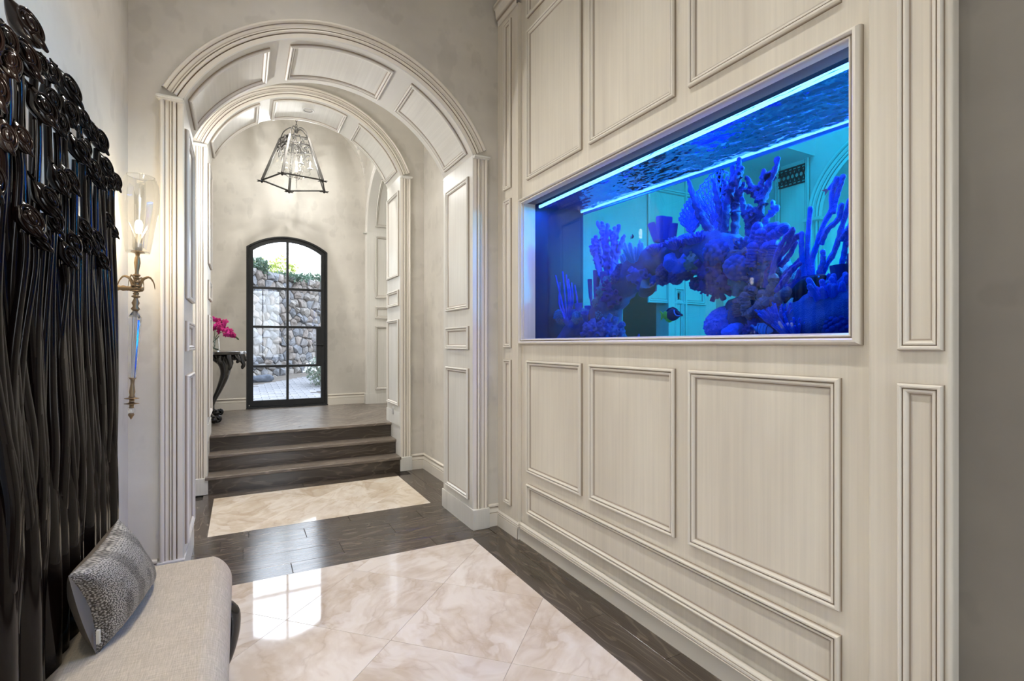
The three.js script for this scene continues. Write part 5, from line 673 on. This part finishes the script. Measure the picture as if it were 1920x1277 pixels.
  o = coral('dark open barrel sponge above the cactus coral at the right edge', 'barrel_sponge', 'sponge'); part('tubes', [barrel([2.06, 1.607, -1.137], [-0.05, 1, -0.05], 0.10, 0.030, 0.034), barrel([2.08, 1.615, -1.103], [0, 1, 0.1], 0.13, 0.03, 0.034)], CM.dark, o);
}
{
  let o = coral('dusty violet crust of tiny cups over the lower face of the mound', 'crusting_coral'); part('crust', [...cups([1.99, 1.463, -1.451], 0.045, 60, 0.007, 131), ...cups([2.02, 1.538, -1.408], 0.04, 50, 0.007, 132), ...cups([1.97, 1.43, -1.467], 0.03, 40, 0.006, 133)], CM.violet, o);
  o = coral('deep blue knobbly crust under the cactus coral at the right edge', 'crusting_coral'); part('crust', [...knobs([1.98, 1.467, -1.157], 0.05, 70, 0.010, 134), ...knobs([1.96, 1.453, -1.078], 0.055, 80, 0.010, 135), ...knobs([2, 1.495, -1.222], 0.04, 50, 0.010, 136)], CM.deep, o);
  o = coral('blue star polyps scattered over the right shoulder of the arch', 'star_polyps'); part('polyps', [...cups([2.05, 1.85, -1.563], 0.035, 40, 0.007, 137), ...cups([2.04, 1.698, -1.487], 0.04, 44, 0.007, 138), ...cups([2.04, 1.739, -1.435], 0.035, 40, 0.007, 139)], CM.blue, o);
}
// fish
function fishBody(L, H, T, nose = 0.5) { const g = new THREE.SphereGeometry(1, 26, 18), p = g.attributes.position; for (let i = 0; i < p.count; i++) { const x = p.getX(i), taper = x > 0 ? Math.pow(Math.max(0, 1 - x * x), nose - 0.5) * (1 - 0.25 * x) : 1 - 0.45 * x * x; p.setXYZ(i, x * L / 2, p.getY(i) * H / 2 * taper, p.getZ(i) * T / 2 * taper); } g.computeVertexNormals(); return planar(g); }
function fin(pts, t = 0.0025) { const s = new THREE.Shape(pts.map(([x, y]) => new THREE.Vector2(x, y))); const g = new THREE.ExtrudeGeometry(s, { depth: t, bevelEnabled: true, bevelSize: t * 0.4, bevelThickness: t * 0.4, bevelSegments: 1 }); g.translate(0, 0, -t / 2); return planar(g); }
{
  const fm = (n, r, g, b) => std({ name: n, color: rgb(r, g, b), roughness: 0.45 }), navy = fm('fish_navy', 0.012, 0.012, 0.05), yellow = fm('fish_yellow', 1.0, 0.95, 0.02), skyb = fm('fish_pale_blue', 0.35, 0.6, 0.9), blackF = fm('fish_black', 0.004, 0.004, 0.012), orange = fm('fish_orange', 1.0, 0.16, 0.10), stripe = fm('fish_stripe', 0.03, 0.06, 0.25);
  let o = thing('rabbitfish', 'dark navy fish with a bright yellow tail swimming in the gap under the reef arch', 'fish', [2, 1.553, -1.95], -Math.PI / 2 + 0.15);
  part('body', fishBody(0.094, 0.066, 0.022), navy, o); part('tail_base', fishBody(0.042, 0.046, 0.016).translate(-0.046, -0.001, 0), yellow, o, 'yellow rear body'); part('tail_fin', fin([[-0.055, 0.005], [-0.082, 0.024], [-0.074, 0.002], [-0.076, -0.026], [-0.055, -0.006]]), yellow, o, 'yellow tail fin');
  part('dorsal_fin', fin([[0.03, 0.026], [0.0, 0.041], [-0.03, 0.034], [-0.045, 0.018], [0, 0.022]]), navy, o); part('anal_fin', fin([[0.01, -0.026], [-0.02, -0.04], [-0.045, -0.03], [-0.04, -0.012]]), yellow, o); part('snout', taperTube([[0.032, 0.002, 0], [0.046, -0.003, 0], [0.054, -0.005, 0]], [0.013, 0.006], 8, 10), navy, o); part('face_stripe', taperTube([[0.012, 0.024, 0.0085], [0.018, 0.006, 0.0115], [0.03, -0.006, 0.0105], [0.046, -0.006, 0.006]], [0.0035, 0.003], 14, 8), skyb, o, 'pale blue face stripe'); part('eye', new THREE.SphereGeometry(0.0035, 10, 8).translate(0.034, 0.008, 0.0085), blackF, o);
  o = thing('clownfish', 'tiny black and white fish hovering left of the barrel sponges', 'fish', [2.05, 2.035, -2.318], -Math.PI / 2 - 0.3); part('body', fishBody(0.036, 0.022, 0.012), blackF, o); part('tail_fin', fin([[-0.014, 0.003], [-0.024, 0.009], [-0.024, -0.009], [-0.014, -0.003]], 0.0015), blackF, o); part('band', fishBody(0.009, 0.021, 0.0135), skyb, o, 'pale band'); part('dorsal_fin', fin([[0.008, 0.008], [-0.002, 0.016], [-0.012, 0.007]], 0.0015), blackF, o);
  o = thing('anthias', 'small blue fish with an orange red tail behind the tops of the rope sponge', 'fish', [2.13, 2.049, -1.2], -Math.PI / 2 + 0.1); o.rotation.z = 0.5; part('body', fishBody(0.075, 0.026, 0.014), fm('fish_blue', 0.03, 0.08, 0.6), o); part('tail_fin', fin([[-0.03, 0.003], [-0.052, 0.014], [-0.044, 0], [-0.052, -0.014], [-0.03, -0.003]], 0.002), orange, o, 'orange tail fin'); part('pelvic_fin', fin([[0.0, -0.008], [-0.012, -0.022], [-0.016, -0.007]], 0.002), orange, o);
  o = thing('angelfish', 'large dark angelfish passing in front of the rope sponge base', 'fish', [2, 1.63, -1.237], -Math.PI / 2 + 0.05); o.rotation.z = 0.42; part('body', fishBody(0.165, 0.072, 0.03), blackF, o); part('dorsal_fin', fin([[0.05, 0.026], [0.0, 0.045], [-0.06, 0.036], [-0.075, 0.012], [0, 0.026]], 0.003), fm('fish_deep_blue', 0.02, 0.03, 0.3), o); part('anal_fin', fin([[0.02, -0.028], [-0.04, -0.045], [-0.075, -0.03], [-0.06, -0.012]], 0.003), blackF, o); part('tail_fin', fin([[-0.07, 0.008], [-0.105, 0.026], [-0.108, -0.022], [-0.07, -0.008]], 0.003), blackF, o); part('eye', new THREE.SphereGeometry(0.004, 10, 8).translate(0.06, 0.008, 0.010), skyb, o);
  o = thing('convict_fish', 'pale blue fish with dark stripes near the bottom glass edge', 'fish', [1.95, 1.461, -1.394], -Math.PI / 2); o.rotation.z = -0.15; part('body', fishBody(0.095, 0.042, 0.02), skyb, o); part('tail_fin', fin([[-0.04, 0.006], [-0.064, 0.02], [-0.062, -0.016], [-0.04, -0.006]], 0.002), skyb, o); for (const x of [-0.022, -0.008, 0.006, 0.020]) part('stripe', fishBody(0.0045, 0.043, 0.0215).translate(x, 0, 0), stripe, o, 'dark stripe'); part('dorsal_fin', fin([[0.024, 0.016], [0, 0.028], [-0.03, 0.022], [-0.036, 0.008]], 0.002), skyb, o);
  o = thing('small_snail', 'small dark snail on the bottom glass under the open gap', 'snail', [1.96, 1.435, -2.168]); part('shell', blob([[[0, 0.006, 0], 0.008, [0, 0.018, 0.004], 0.004]], 16, 0, 1, 0.01), CM.dark, o);
}

// ---------------------------------------------------------------- the room seen through the aquarium
{
  const zw = -3.27, xw = 4.6, w = struct('wall_beyond'), mat = M.plaster;
  // wall across the view with a doorway, and the long wall with grille and arch
  const d0 = [2.788, 1.598, -3.27][0], d1 = [3.272, 1.608, -3.27][0], dy = [2.857, 1.954, -3.27][1];
  part('plaster', [box(1.96, d0, -0.05, 4.6, zw - 0.12, zw), box(d0, d1, dy, 4.6, zw - 0.12, zw), box(d1, xw, -0.05, 4.6, zw - 0.12, zw)], mat, w);
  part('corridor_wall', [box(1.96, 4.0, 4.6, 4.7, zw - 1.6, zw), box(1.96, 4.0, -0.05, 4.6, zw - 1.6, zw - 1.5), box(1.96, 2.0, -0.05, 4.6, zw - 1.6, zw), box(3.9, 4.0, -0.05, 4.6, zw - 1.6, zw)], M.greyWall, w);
  const t = struct('trim_beyond'), on = (u, v, h) => V3(u, v, zw + h);
  part('door_casing', box(d1, d1 + 0.075, -0.05, dy + 0.06, zw - 0.005, zw + 0.03, 0.004), M.paint, t); panelOn(t, on, d1 + 0.09, [3.477, 1.613, -3.27][0], 0.3, dy - 0.06); part('post', box([3.477, 1.613, -3.27][0] + 0.01, [3.477, 1.613, -3.27][0] + 0.03, 0, 3.2, zw, zw + 0.02, 0.003), M.paint, t);
  panelOn(t, on, 3.05, 3.75, 1.75, 2.75);
  part('soffit', box(2.6, xw, [4.6, 3.112, -3.27][1] - 0.005, 4.6, zw, zw + 0.5), M.ceiling, t);
  // long wall: plaster with an arched opening
  const a0 = [4.6, 2.092, -2.699][2], a1 = a0 + 1.5, asp = [4.6, 2.54, -2.699][1], hw = (a1 - a0) / 2, zc = (a0 + a1) / 2, sh = new THREE.Shape();
  sh.moveTo(zw - 0.1, -0.05); sh.lineTo(a0, -0.05); sh.lineTo(a0, asp); for (let i = 1; i < 32; i++) { const a = Math.PI * (1 - i / 32); sh.lineTo(zc + hw * Math.cos(a), asp + hw * 0.82 * Math.sin(a)); } sh.lineTo(a1, asp); sh.lineTo(a1, -0.05); sh.lineTo(2.6, -0.05); sh.lineTo(2.6, 4.6); sh.lineTo(zw - 0.1, 4.6); sh.closePath();
  const g = new THREE.ExtrudeGeometry(sh, { depth: 0.5, bevelEnabled: false }); g.applyMatrix4(new THREE.Matrix4().set(0, 0, 1, xw, 0, 1, 0, 0, 1, 0, 0, 0, 0, 0, 0, 1)); const gw = planar(g); gw.deleteAttribute('normal'); gw.computeVertexNormals(); part('plaster', gw, mat, w);
  const C3 = scaled(CASING, 1.15); part('arch_casing', loft(40, C3, (k, a, h) => { const an = Math.PI * (1 - k); return V3(xw - h, asp + (hw * 0.82 + a) * Math.sin(an), zc + (hw + a) * Math.cos(an)); }), M.paintGlaze, t);
  part('pilaster', loft(1, C3, (k, a, h) => V3(xw - h, lerp(0, asp, k), a0 - a)), M.paintGlaze, t); part('capital', box(xw - 0.06, xw + 0.01, asp - 0.03, asp, a0 - 0.15, a0 + 0.01, 0.005), M.paint, t);
  const onX2 = (u, v, h) => V3(xw - h, v, u); panelOn(t, onX2, [4.6, 2.834, -2.795][2], [4.6, 2.834, -2.795][2] + 1.6, asp + hw * 0.82 + 0.3, 4.2, 1.6);
  panelOn(t, onX2, zw + 0.12, [4.6, 2.839, -2.814][2], 1.5, [4.6, 3.089, -3.123][1] + 0.32, 1.2);
  // wrought vent grille
  const v = thing('vent_grille', 'dark fretwork vent grille on the wall behind the aquarium', 'grille'), q0 = [4.6, 3.023, -3.145], q1 = [4.6, 2.937, -2.849], cy = [4.6, 2.979, -2.993][1], hh = 0.075, gs = [], n = 7; const zl = q1[2] - q0[2];
  for (let i = 0; i < n; i++) { const z = q0[2] + zl * (i + 0.5) / n, r = zl / n / 2; for (const s of [-1, 1]) gs.push(new THREE.TorusGeometry(r * 0.9, 0.007, 6, 18).rotateY(Math.PI / 2).translate(xw - 0.012, cy + s * hh * 0.48, z), taperTube([[xw - 0.012, cy - hh, z - s * r], [xw - 0.012, cy, z], [xw - 0.012, cy + hh, z + s * r]], [0.006, 0.006], 6, 5)); }
  part('fretwork', gs, M.iron, v); part('frame', [box(xw - 0.016, xw + 0.002, cy + hh, cy + hh + 0.012, q0[2], q1[2]), box(xw - 0.016, xw + 0.002, cy - hh - 0.012, cy - hh, q0[2], q1[2])], M.iron, v);
  // beyond the arch: a lit panelled recess
  const r = struct('recess_beyond'); part('plaster', [box(6.3, 6.42, -0.05, 4.6, a0 - 1.2, 2.6), box(5.1, 6.42, -0.05, 4.6, a0 - 1.32, a0 - 1.2)], mat, r); part('floor', box(1.96, 6.42, -0.12, 0, zw - 1.6, 2.6), M.grout, r);
  panelOn(r, (u, y, h) => V3(6.3 - h, y, u), a0 + 0.1, a0 + 0.8, 1.6, 2.5, 1.5); panelOn(r, (u, y, h) => V3(6.3 - h, y, u), a0 + 0.95, a0 + 1.9, 1.2, 2.9, 1.5);
  const c = struct('ceiling_beyond'); part('board', box(1.95, 6.42, 4.6, 4.75, zw - 1.6, 2.65), M.ceiling, c); const e = struct('wall_beyond_near'); part('plaster', [box(1.96, 6.42, -0.05, 4.6, 2.6, 2.7), box(1.955, 1.965, -0.05, 1.2, zw, 2.6), box(1.955, 1.965, 2.52, 4.6, zw, 2.6)], mat, e);
  const f = thing('added_ceiling_lamp', 'added unseen ceiling lamp lighting the room behind the aquarium', 'light', [3.0, 4.6, -1.9]); part('shade', lathe([[0, -0.05], [0.2, -0.045], [0.24, -0.02], [0.24, 0]], 30), M.lampGlow, f);  // unseen lamp, added to light this room
  const l = lit(new THREE.PointLight(rgb(1, 0.95, 0.88), BACKROOM * 0.7)); l.position.set(3.0, 4.45, -1.9); l.name = 'added_ceiling_lamp_light'; l.shadow.radius = 8;
  const fp = thing('added_pendant_lamp', 'added unseen globe pendant brightening the room behind the aquarium', 'light', [2.6, 2.2, -1.12]); part('globe', new THREE.SphereGeometry(0.06, 20, 14).translate(0, 0.1, 0), M.lampGlow, fp); part('cord', new THREE.CylinderGeometry(0.004, 0.004, 2.25, 8).translate(0, 1.28, 0), M.iron, fp);  // added out of view to brighten the wall across the view
  const lp = lit(new THREE.PointLight(rgb(1, 0.96, 0.90), BACKROOM)); lp.position.set(2.6, 2.3, -1.12); lp.name = 'added_pendant_lamp_light'; lp.shadow.radius = 2.5;
  const f3 = thing('added_corridor_lamp', 'added unseen ceiling lamp brightening the corridor beyond the doorway behind the aquarium', 'light', [2.75, 4.6, zw - 0.8]); part('shade', lathe([[0, -0.05], [0.12, -0.045], [0.14, -0.02], [0.14, 0]], 30), M.lampGlow, f3);  // unseen lamp, added to lighten the dark doorway
  const l3 = lit(new THREE.PointLight(rgb(1, 0.95, 0.85), BACKROOM * 0.7)); l3.position.set(2.75, 4.4, zw - 0.8); l3.name = 'added_corridor_lamp_light'; l3.shadow.radius = 8;
  const f2 = thing('recess_lamp', 'small ceiling lamp in the recess beyond the rear arch', 'light', [5.7, 4.6, -0.6]); part('shade', lathe([[0, -0.05], [0.12, -0.045], [0.14, -0.02], [0.14, 0]], 30), M.lampGlow, f2);
  const l2 = lit(new THREE.PointLight(rgb(1, 0.95, 0.85), BACKROOM * 2.6)); l2.position.set(5.7, 4.4, -0.6); l2.name = 'recess_lamp_light'; l2.shadow.radius = 8;
}
// ---------------------------------------------------------------- garden outside the door
{
  const gy = (z) => { const d = Math.max(0, -8.2 - z); return 0.44 + 0.012 * d + 0.0045 * d * d; };
  const g = struct('ground'), pos = []; for (let i = 0; i < 24; i++) for (let j = 0; j < 16; j++) { const X = (k) => -6 + k * 0.7, Z = (k) => -8.15 - k * 0.7, q = [[X(i), Z(j)], [X(i + 1), Z(j)], [X(i + 1), Z(j + 1)], [X(i), Z(j + 1)]].map(([x, z]) => [x, gy(z) - 0.02 + 0.012 * N3(x * 3, 0, z * 3), z]); for (const m of [0, 2, 1, 0, 3, 2]) pos.push(...q[m]); }
  part('soil', planar(toCreasedNormals(tris(pos), 1)), std({ name: 'garden_soil', color: rgb(0.14, 0.12, 0.10), map: tStone, roughness: 1 }), g);
  // path of pavers
  const p = struct('garden_path'), R = rng(91), pav = [0, 1, 2].map((i) => std({ name: 'grey_paver', color: rgb(0.24 - 0.02 * i, 0.235 - 0.018 * i, 0.24 - 0.016 * i), map: tStone, roughness: 0.85 }));
  const xl = (z) => lerp(0.0, -0.1, clamp((-8.2 - z) / 2)) + (z < -11.2 ? (-11.2 - z) * 0.75 : 0), xr = (z) => 1.35 + (z < -10.2 ? (-10.2 - z) * 0.42 : (z + 10.2) * 0.12);
  const pg = [0, 1, 2].map((i) => new RoundedBoxGeometry(0.236, 0.05, 0.146, 1, 0.008)); let count = 0;
  for (let k = 0; k < 34; k++) { const z = -8.32 - k * 0.15; for (let x = -0.4 + (k % 2) * 0.12; x < 2.6; x += 0.24) { if (x - 0.1 < xl(z) || x + 0.1 > xr(z) || count > 295) continue; const m = part('paver', pg[k % 3], pav[Math.floor(R() * 3)], p); m.position.set(x, gy(z) - 0.012 + 0.004 * R(), z); m.rotation.x = Math.atan(0.012 + 0.009 * (-8.2 - z)); count++; } }
  // stone wall
  const A = [0.208, -12.93], Bq = [1.937, -14.84], len = Math.hypot(Bq[0] - A[0], Bq[1] - A[1]), dx = (Bq[0] - A[0]) / len, dz = (Bq[1] - A[1]) / len, nx = -dz, nz = dx, s = (nx * (0 - A[0]) + nz * (0 - A[1])) > 0 ? 1 : -1, T = 3.07;
  const w = thing('garden_wall', 'tall retaining wall of rough pale stones outside the door', 'wall'), place = (u, y, h) => [A[0] + dx * u + nx * s * h, y, A[1] + dz * u + nz * s * h];
  const core = new THREE.BoxGeometry(6.4, 3.0, 0.4); core.rotateY(Math.atan2(-dz, dx)); core.translate(...place(1.0, T - 1.5, -0.21)); part('mortar_core', planar(core), std({ name: 'mortar', color: rgb(0.19, 0.183, 0.18), map: tStone, roughness: 1 }), w);
  const stoneM = [[0.215, 0.208, 0.208], [0.225, 0.20, 0.185], [0.18, 0.187, 0.205], [0.245, 0.23, 0.215], [0.205, 0.18, 0.165], [0.16, 0.17, 0.19]].map(([r, gg, b]) => std({ name: 'wall_stone', color: rgb(r, gg, b), map: tStone, bumpMap: tStone, bumpScale: 0.02, roughness: 0.95 }));
  const cells = [], cs = 0.20; for (let i = -4; i < 16; i++) for (let j = 0; j < 14; j++) cells.push([(i + 0.5 + 0.75 * (R() - 0.5) + 0.5 * (j % 2)) * cs, 0.40 + (j + 0.5 + 0.7 * (R() - 0.5)) * cs * 0.97]);
  for (const [cx, cy] of cells) {
    let poly = [[cx - 0.5, cy - 0.5], [cx + 0.5, cy - 0.5], [cx + 0.5, cy + 0.5], [cx - 0.5, cy + 0.5]];
    for (const [ox, oy] of cells) { if ((ox === cx && oy === cy) || Math.hypot(ox - cx, oy - cy) > 1) continue; const mx = (ox + cx) / 2, my = (oy + cy) / 2, ux = ox - cx, uy = oy - cy, o = []; for (let i = 0; i < poly.length; i++) { const a = poly[i], b = poly[(i + 1) % poly.length], da = (mx - a[0]) * ux + (my - a[1]) * uy, db = (mx - b[0]) * ux + (my - b[1]) * uy; if (da >= 0) o.push(a); if (da * db < 0) { const t = da / (da - db); o.push([lerp(a[0], b[0], t), lerp(a[1], b[1], t)]); } } poly = o; if (poly.length < 3) break; }
    if (poly.length < 3 || cx < -0.7 || cx > 3.1) continue;
    poly = clipPoly(poly, -2.2, 4.2, 0.3, T + 0.05); if (poly.length < 3) continue; const q = inset(poly, 0.012), k = 0.40 + 0.35 * R(), hgt = 0.03 + 0.10 * R(), mxp = [0, 0]; q.forEach((a) => { mxp[0] += a[0] / q.length; mxp[1] += a[1] / q.length; });
    const off = [(R() - 0.5) * 0.07, (R() - 0.5) * 0.07], top = q.map((a) => [lerp(mxp[0], a[0], k) + off[0], lerp(mxp[1], a[1], k) + off[1]]), tp = [], n = q.length, hs = q.map(() => hgt * (0.65 + 0.5 * R()));
    const c = place(mxp[0] + off[0], mxp[1] + off[1], hgt * 1.1);
    for (let i = 0; i < n; i++) { const j = (i + 1) % n, a = place(...q[i], -0.02), b = place(...q[j], -0.02), e = place(...q[i], hs[i] * 0.35), f = place(...q[j], hs[j] * 0.35), x = place(...top[i], hs[i]), y = place(...top[j], hs[j]); tp.push(...a, ...b, ...f, ...a, ...f, ...e, ...e, ...f, ...y, ...e, ...y, ...x, ...x, ...y, ...c); }
    part('stone', planar(tris(tp)), stoneM[Math.floor(R() * 6)], w);
  }
  // planting
  const leafM = (n, r, gg, b) => phy({ name: n, color: rgb(r, gg, b), roughness: 0.8, transmission: 0.35, thickness: 0 }), Lm = { lime: leafM('lime_leaf', 0.38, 0.44, 0.12), green: leafM('green_leaf', 0.08, 0.15, 0.06), juniper: leafM('juniper_leaf', 0.055, 0.11, 0.07), grey: leafM('grey_green_leaf', 0.13, 0.18, 0.13), bloom: leafM('white_petal', 0.6, 0.6, 0.58) };
  const bark = std({ name: 'bark', color: rgb(0.20, 0.15, 0.11), roughness: 1 });
  const leaf = (l, wd) => planar(tris([0, 0, 0, wd, l * 0.5, wd * 0.3, 0, l, 0, 0, 0, 0, 0, l, 0, -wd, l * 0.5, wd * 0.3]));
  const foliage = (parent, name, mat, n, l, wd, where, seed) => { const r = rng(seed), im = new THREE.InstancedMesh(leaf(l, wd), mat, n), m = new THREE.Matrix4(), q = new THREE.Quaternion(), sc = new THREE.Vector3(); for (let i = 0; i < n; i++) { const pt = where(r, i); q.setFromEuler(new THREE.Euler(r() * 6.28, r() * 6.28, r() * 6.28)); const k = 0.6 + 0.8 * r(); sc.set(k, k, k); m.compose(V3(...pt), q, sc); im.setMatrixAt(i, m); } im.name = name; im.userData.kind = 'stuff'; shade(im); parent.add(im); return im; };
  const ball = (r) => { let x, y, z; do { x = 2 * r() - 1; y = 2 * r() - 1; z = 2 * r() - 1; } while (x * x + y * y + z * z > 1); return [x, y, z]; };
  const bush = (name, label, cat, c, rad, mat, n, l, wd, seed, stems = 4) => { const o = thing(name, label, cat, c); foliage(o, 'foliage', mat, n, l, wd, (r) => { const b = ball(r); return [b[0] * rad[0], rad[1] + b[1] * rad[1], b[2] * rad[2]]; }, seed); const r = rng(seed + 1), gs = []; for (let i = 0; i < stems; i++) { const e = [(r() - 0.5) * rad[0] * 1.4, rad[1] * (0.9 + 0.8 * r()), (r() - 0.5) * rad[2] * 1.4]; gs.push(taperTube([[e[0] * 0.1, -0.1, e[2] * 0.1], [e[0] * 0.5, e[1] * 0.5, e[2] * 0.5], e], [0.02, 0.006], 8, 6)); } part('stems', gs, bark, o); return o; };
  const onWall = (u, h = -0.25) => place(u, T - 0.05, h);
  bush('tall_shrub', 'tall lime green shrub above the wall on the far left', 'shrub', onWall(-0.15, -1.0), [0.55, 0.62, 0.5], Lm.lime, 900, 0.12, 0.03, 101);
  bush('tall_shrub', 'lime green shrub behind the dark juniper above the wall', 'shrub', onWall(0.75, -1.2), [0.45, 0.50, 0.45], Lm.lime, 700, 0.12, 0.03, 103);
  bush('small_shrub', 'low lime green shrub left of the door mullion above the wall', 'shrub', onWall(1.25, -0.9), [0.35, 0.26, 0.3], Lm.lime, 400, 0.10, 0.028, 105);
  bush('small_shrub', 'yellow green shrub right of the door mullion above the wall', 'shrub', onWall(2.05, -0.8), [0.40, 0.36, 0.35], Lm.lime, 560, 0.10, 0.028, 107);
  const jun = (label, u, rad, n, seed) => bush('juniper', label, 'shrub', at(onWall(u, -0.10), [0, -0.04, 0]), rad, Lm.juniper, n, 0.09, 0.018, seed, 3);
  jun('round dark juniper bush on the wall top at the left', 0.28, [0.30, 0.21, 0.25], 900, 111); jun('trailing juniper strip along the middle of the wall top', 1.25, [0.65, 0.09, 0.2], 800, 113); jun('trailing juniper hanging over the right end of the wall', 2.55, [0.75, 0.17, 0.3], 1500, 115);
  const f = bush('flower_bush', 'low grey green bush dotted with white blossoms beside the path', 'shrub', [1.62, gy(-11.3) - 0.05, -11.3], [0.42, 0.36, 0.6], Lm.grey, 1800, 0.065, 0.018, 121, 6); foliage(f, 'blossoms', Lm.bloom, 260, 0.055, 0.03, (r) => { const b = ball(r), k = 1 / Math.max(0.4, Math.hypot(...b)); return [b[0] * k * 0.42, 0.36 + Math.abs(b[1]) * k * 0.34, b[2] * k * 0.6]; }, 122);
  bush('green_shrub', 'dark green shrub at the foot of the stone wall behind the white blossoms', 'shrub', [2.0, gy(-13) - 0.02, -13.0], [0.22, 0.3, 0.25], Lm.green, 500, 0.08, 0.025, 123);
  bush('grass_tuft', 'bright green tuft of grass at the left edge of the path', 'grass', [-0.22, gy(-12) - 0.05, -12.0], [0.22, 0.14, 0.4], leafM('grass_blade', 0.16, 0.27, 0.06), 700, 0.10, 0.012, 125, 2);
  const bo = thing('boulder', 'flat dark slate boulder lying between the path and the stone wall', 'boulder', [0.43, gy(-12.5) - 0.02, -12.55]); part('rock', blob([[[-0.16, 0.05, 0.03], 0.09, [0.16, 0.08, -0.03], 0.08]], 30, 0.03, 9, 0.02), std({ name: 'slate', color: rgb(0.08, 0.095, 0.125), map: tStone, roughness: 0.9 }), bo);
  const ps = thing('porch_pillar', 'plain beige rendered pillar just outside the door on the right', 'pillar', [1.22, 0.40, -8.85]); part('shaft', box(0, 0.4, 0, 3.4, -0.25, 0.15, 0.01), std({ name: 'beige_render', color: rgb(0.23, 0.205, 0.185), map: tPlaster, roughness: 0.9 }), ps); part('base', box(-0.02, 0.42, 0, 0.06, -0.27, 0.17, 0.01), M.grout, ps);
}
renderer.render(scene, camera);
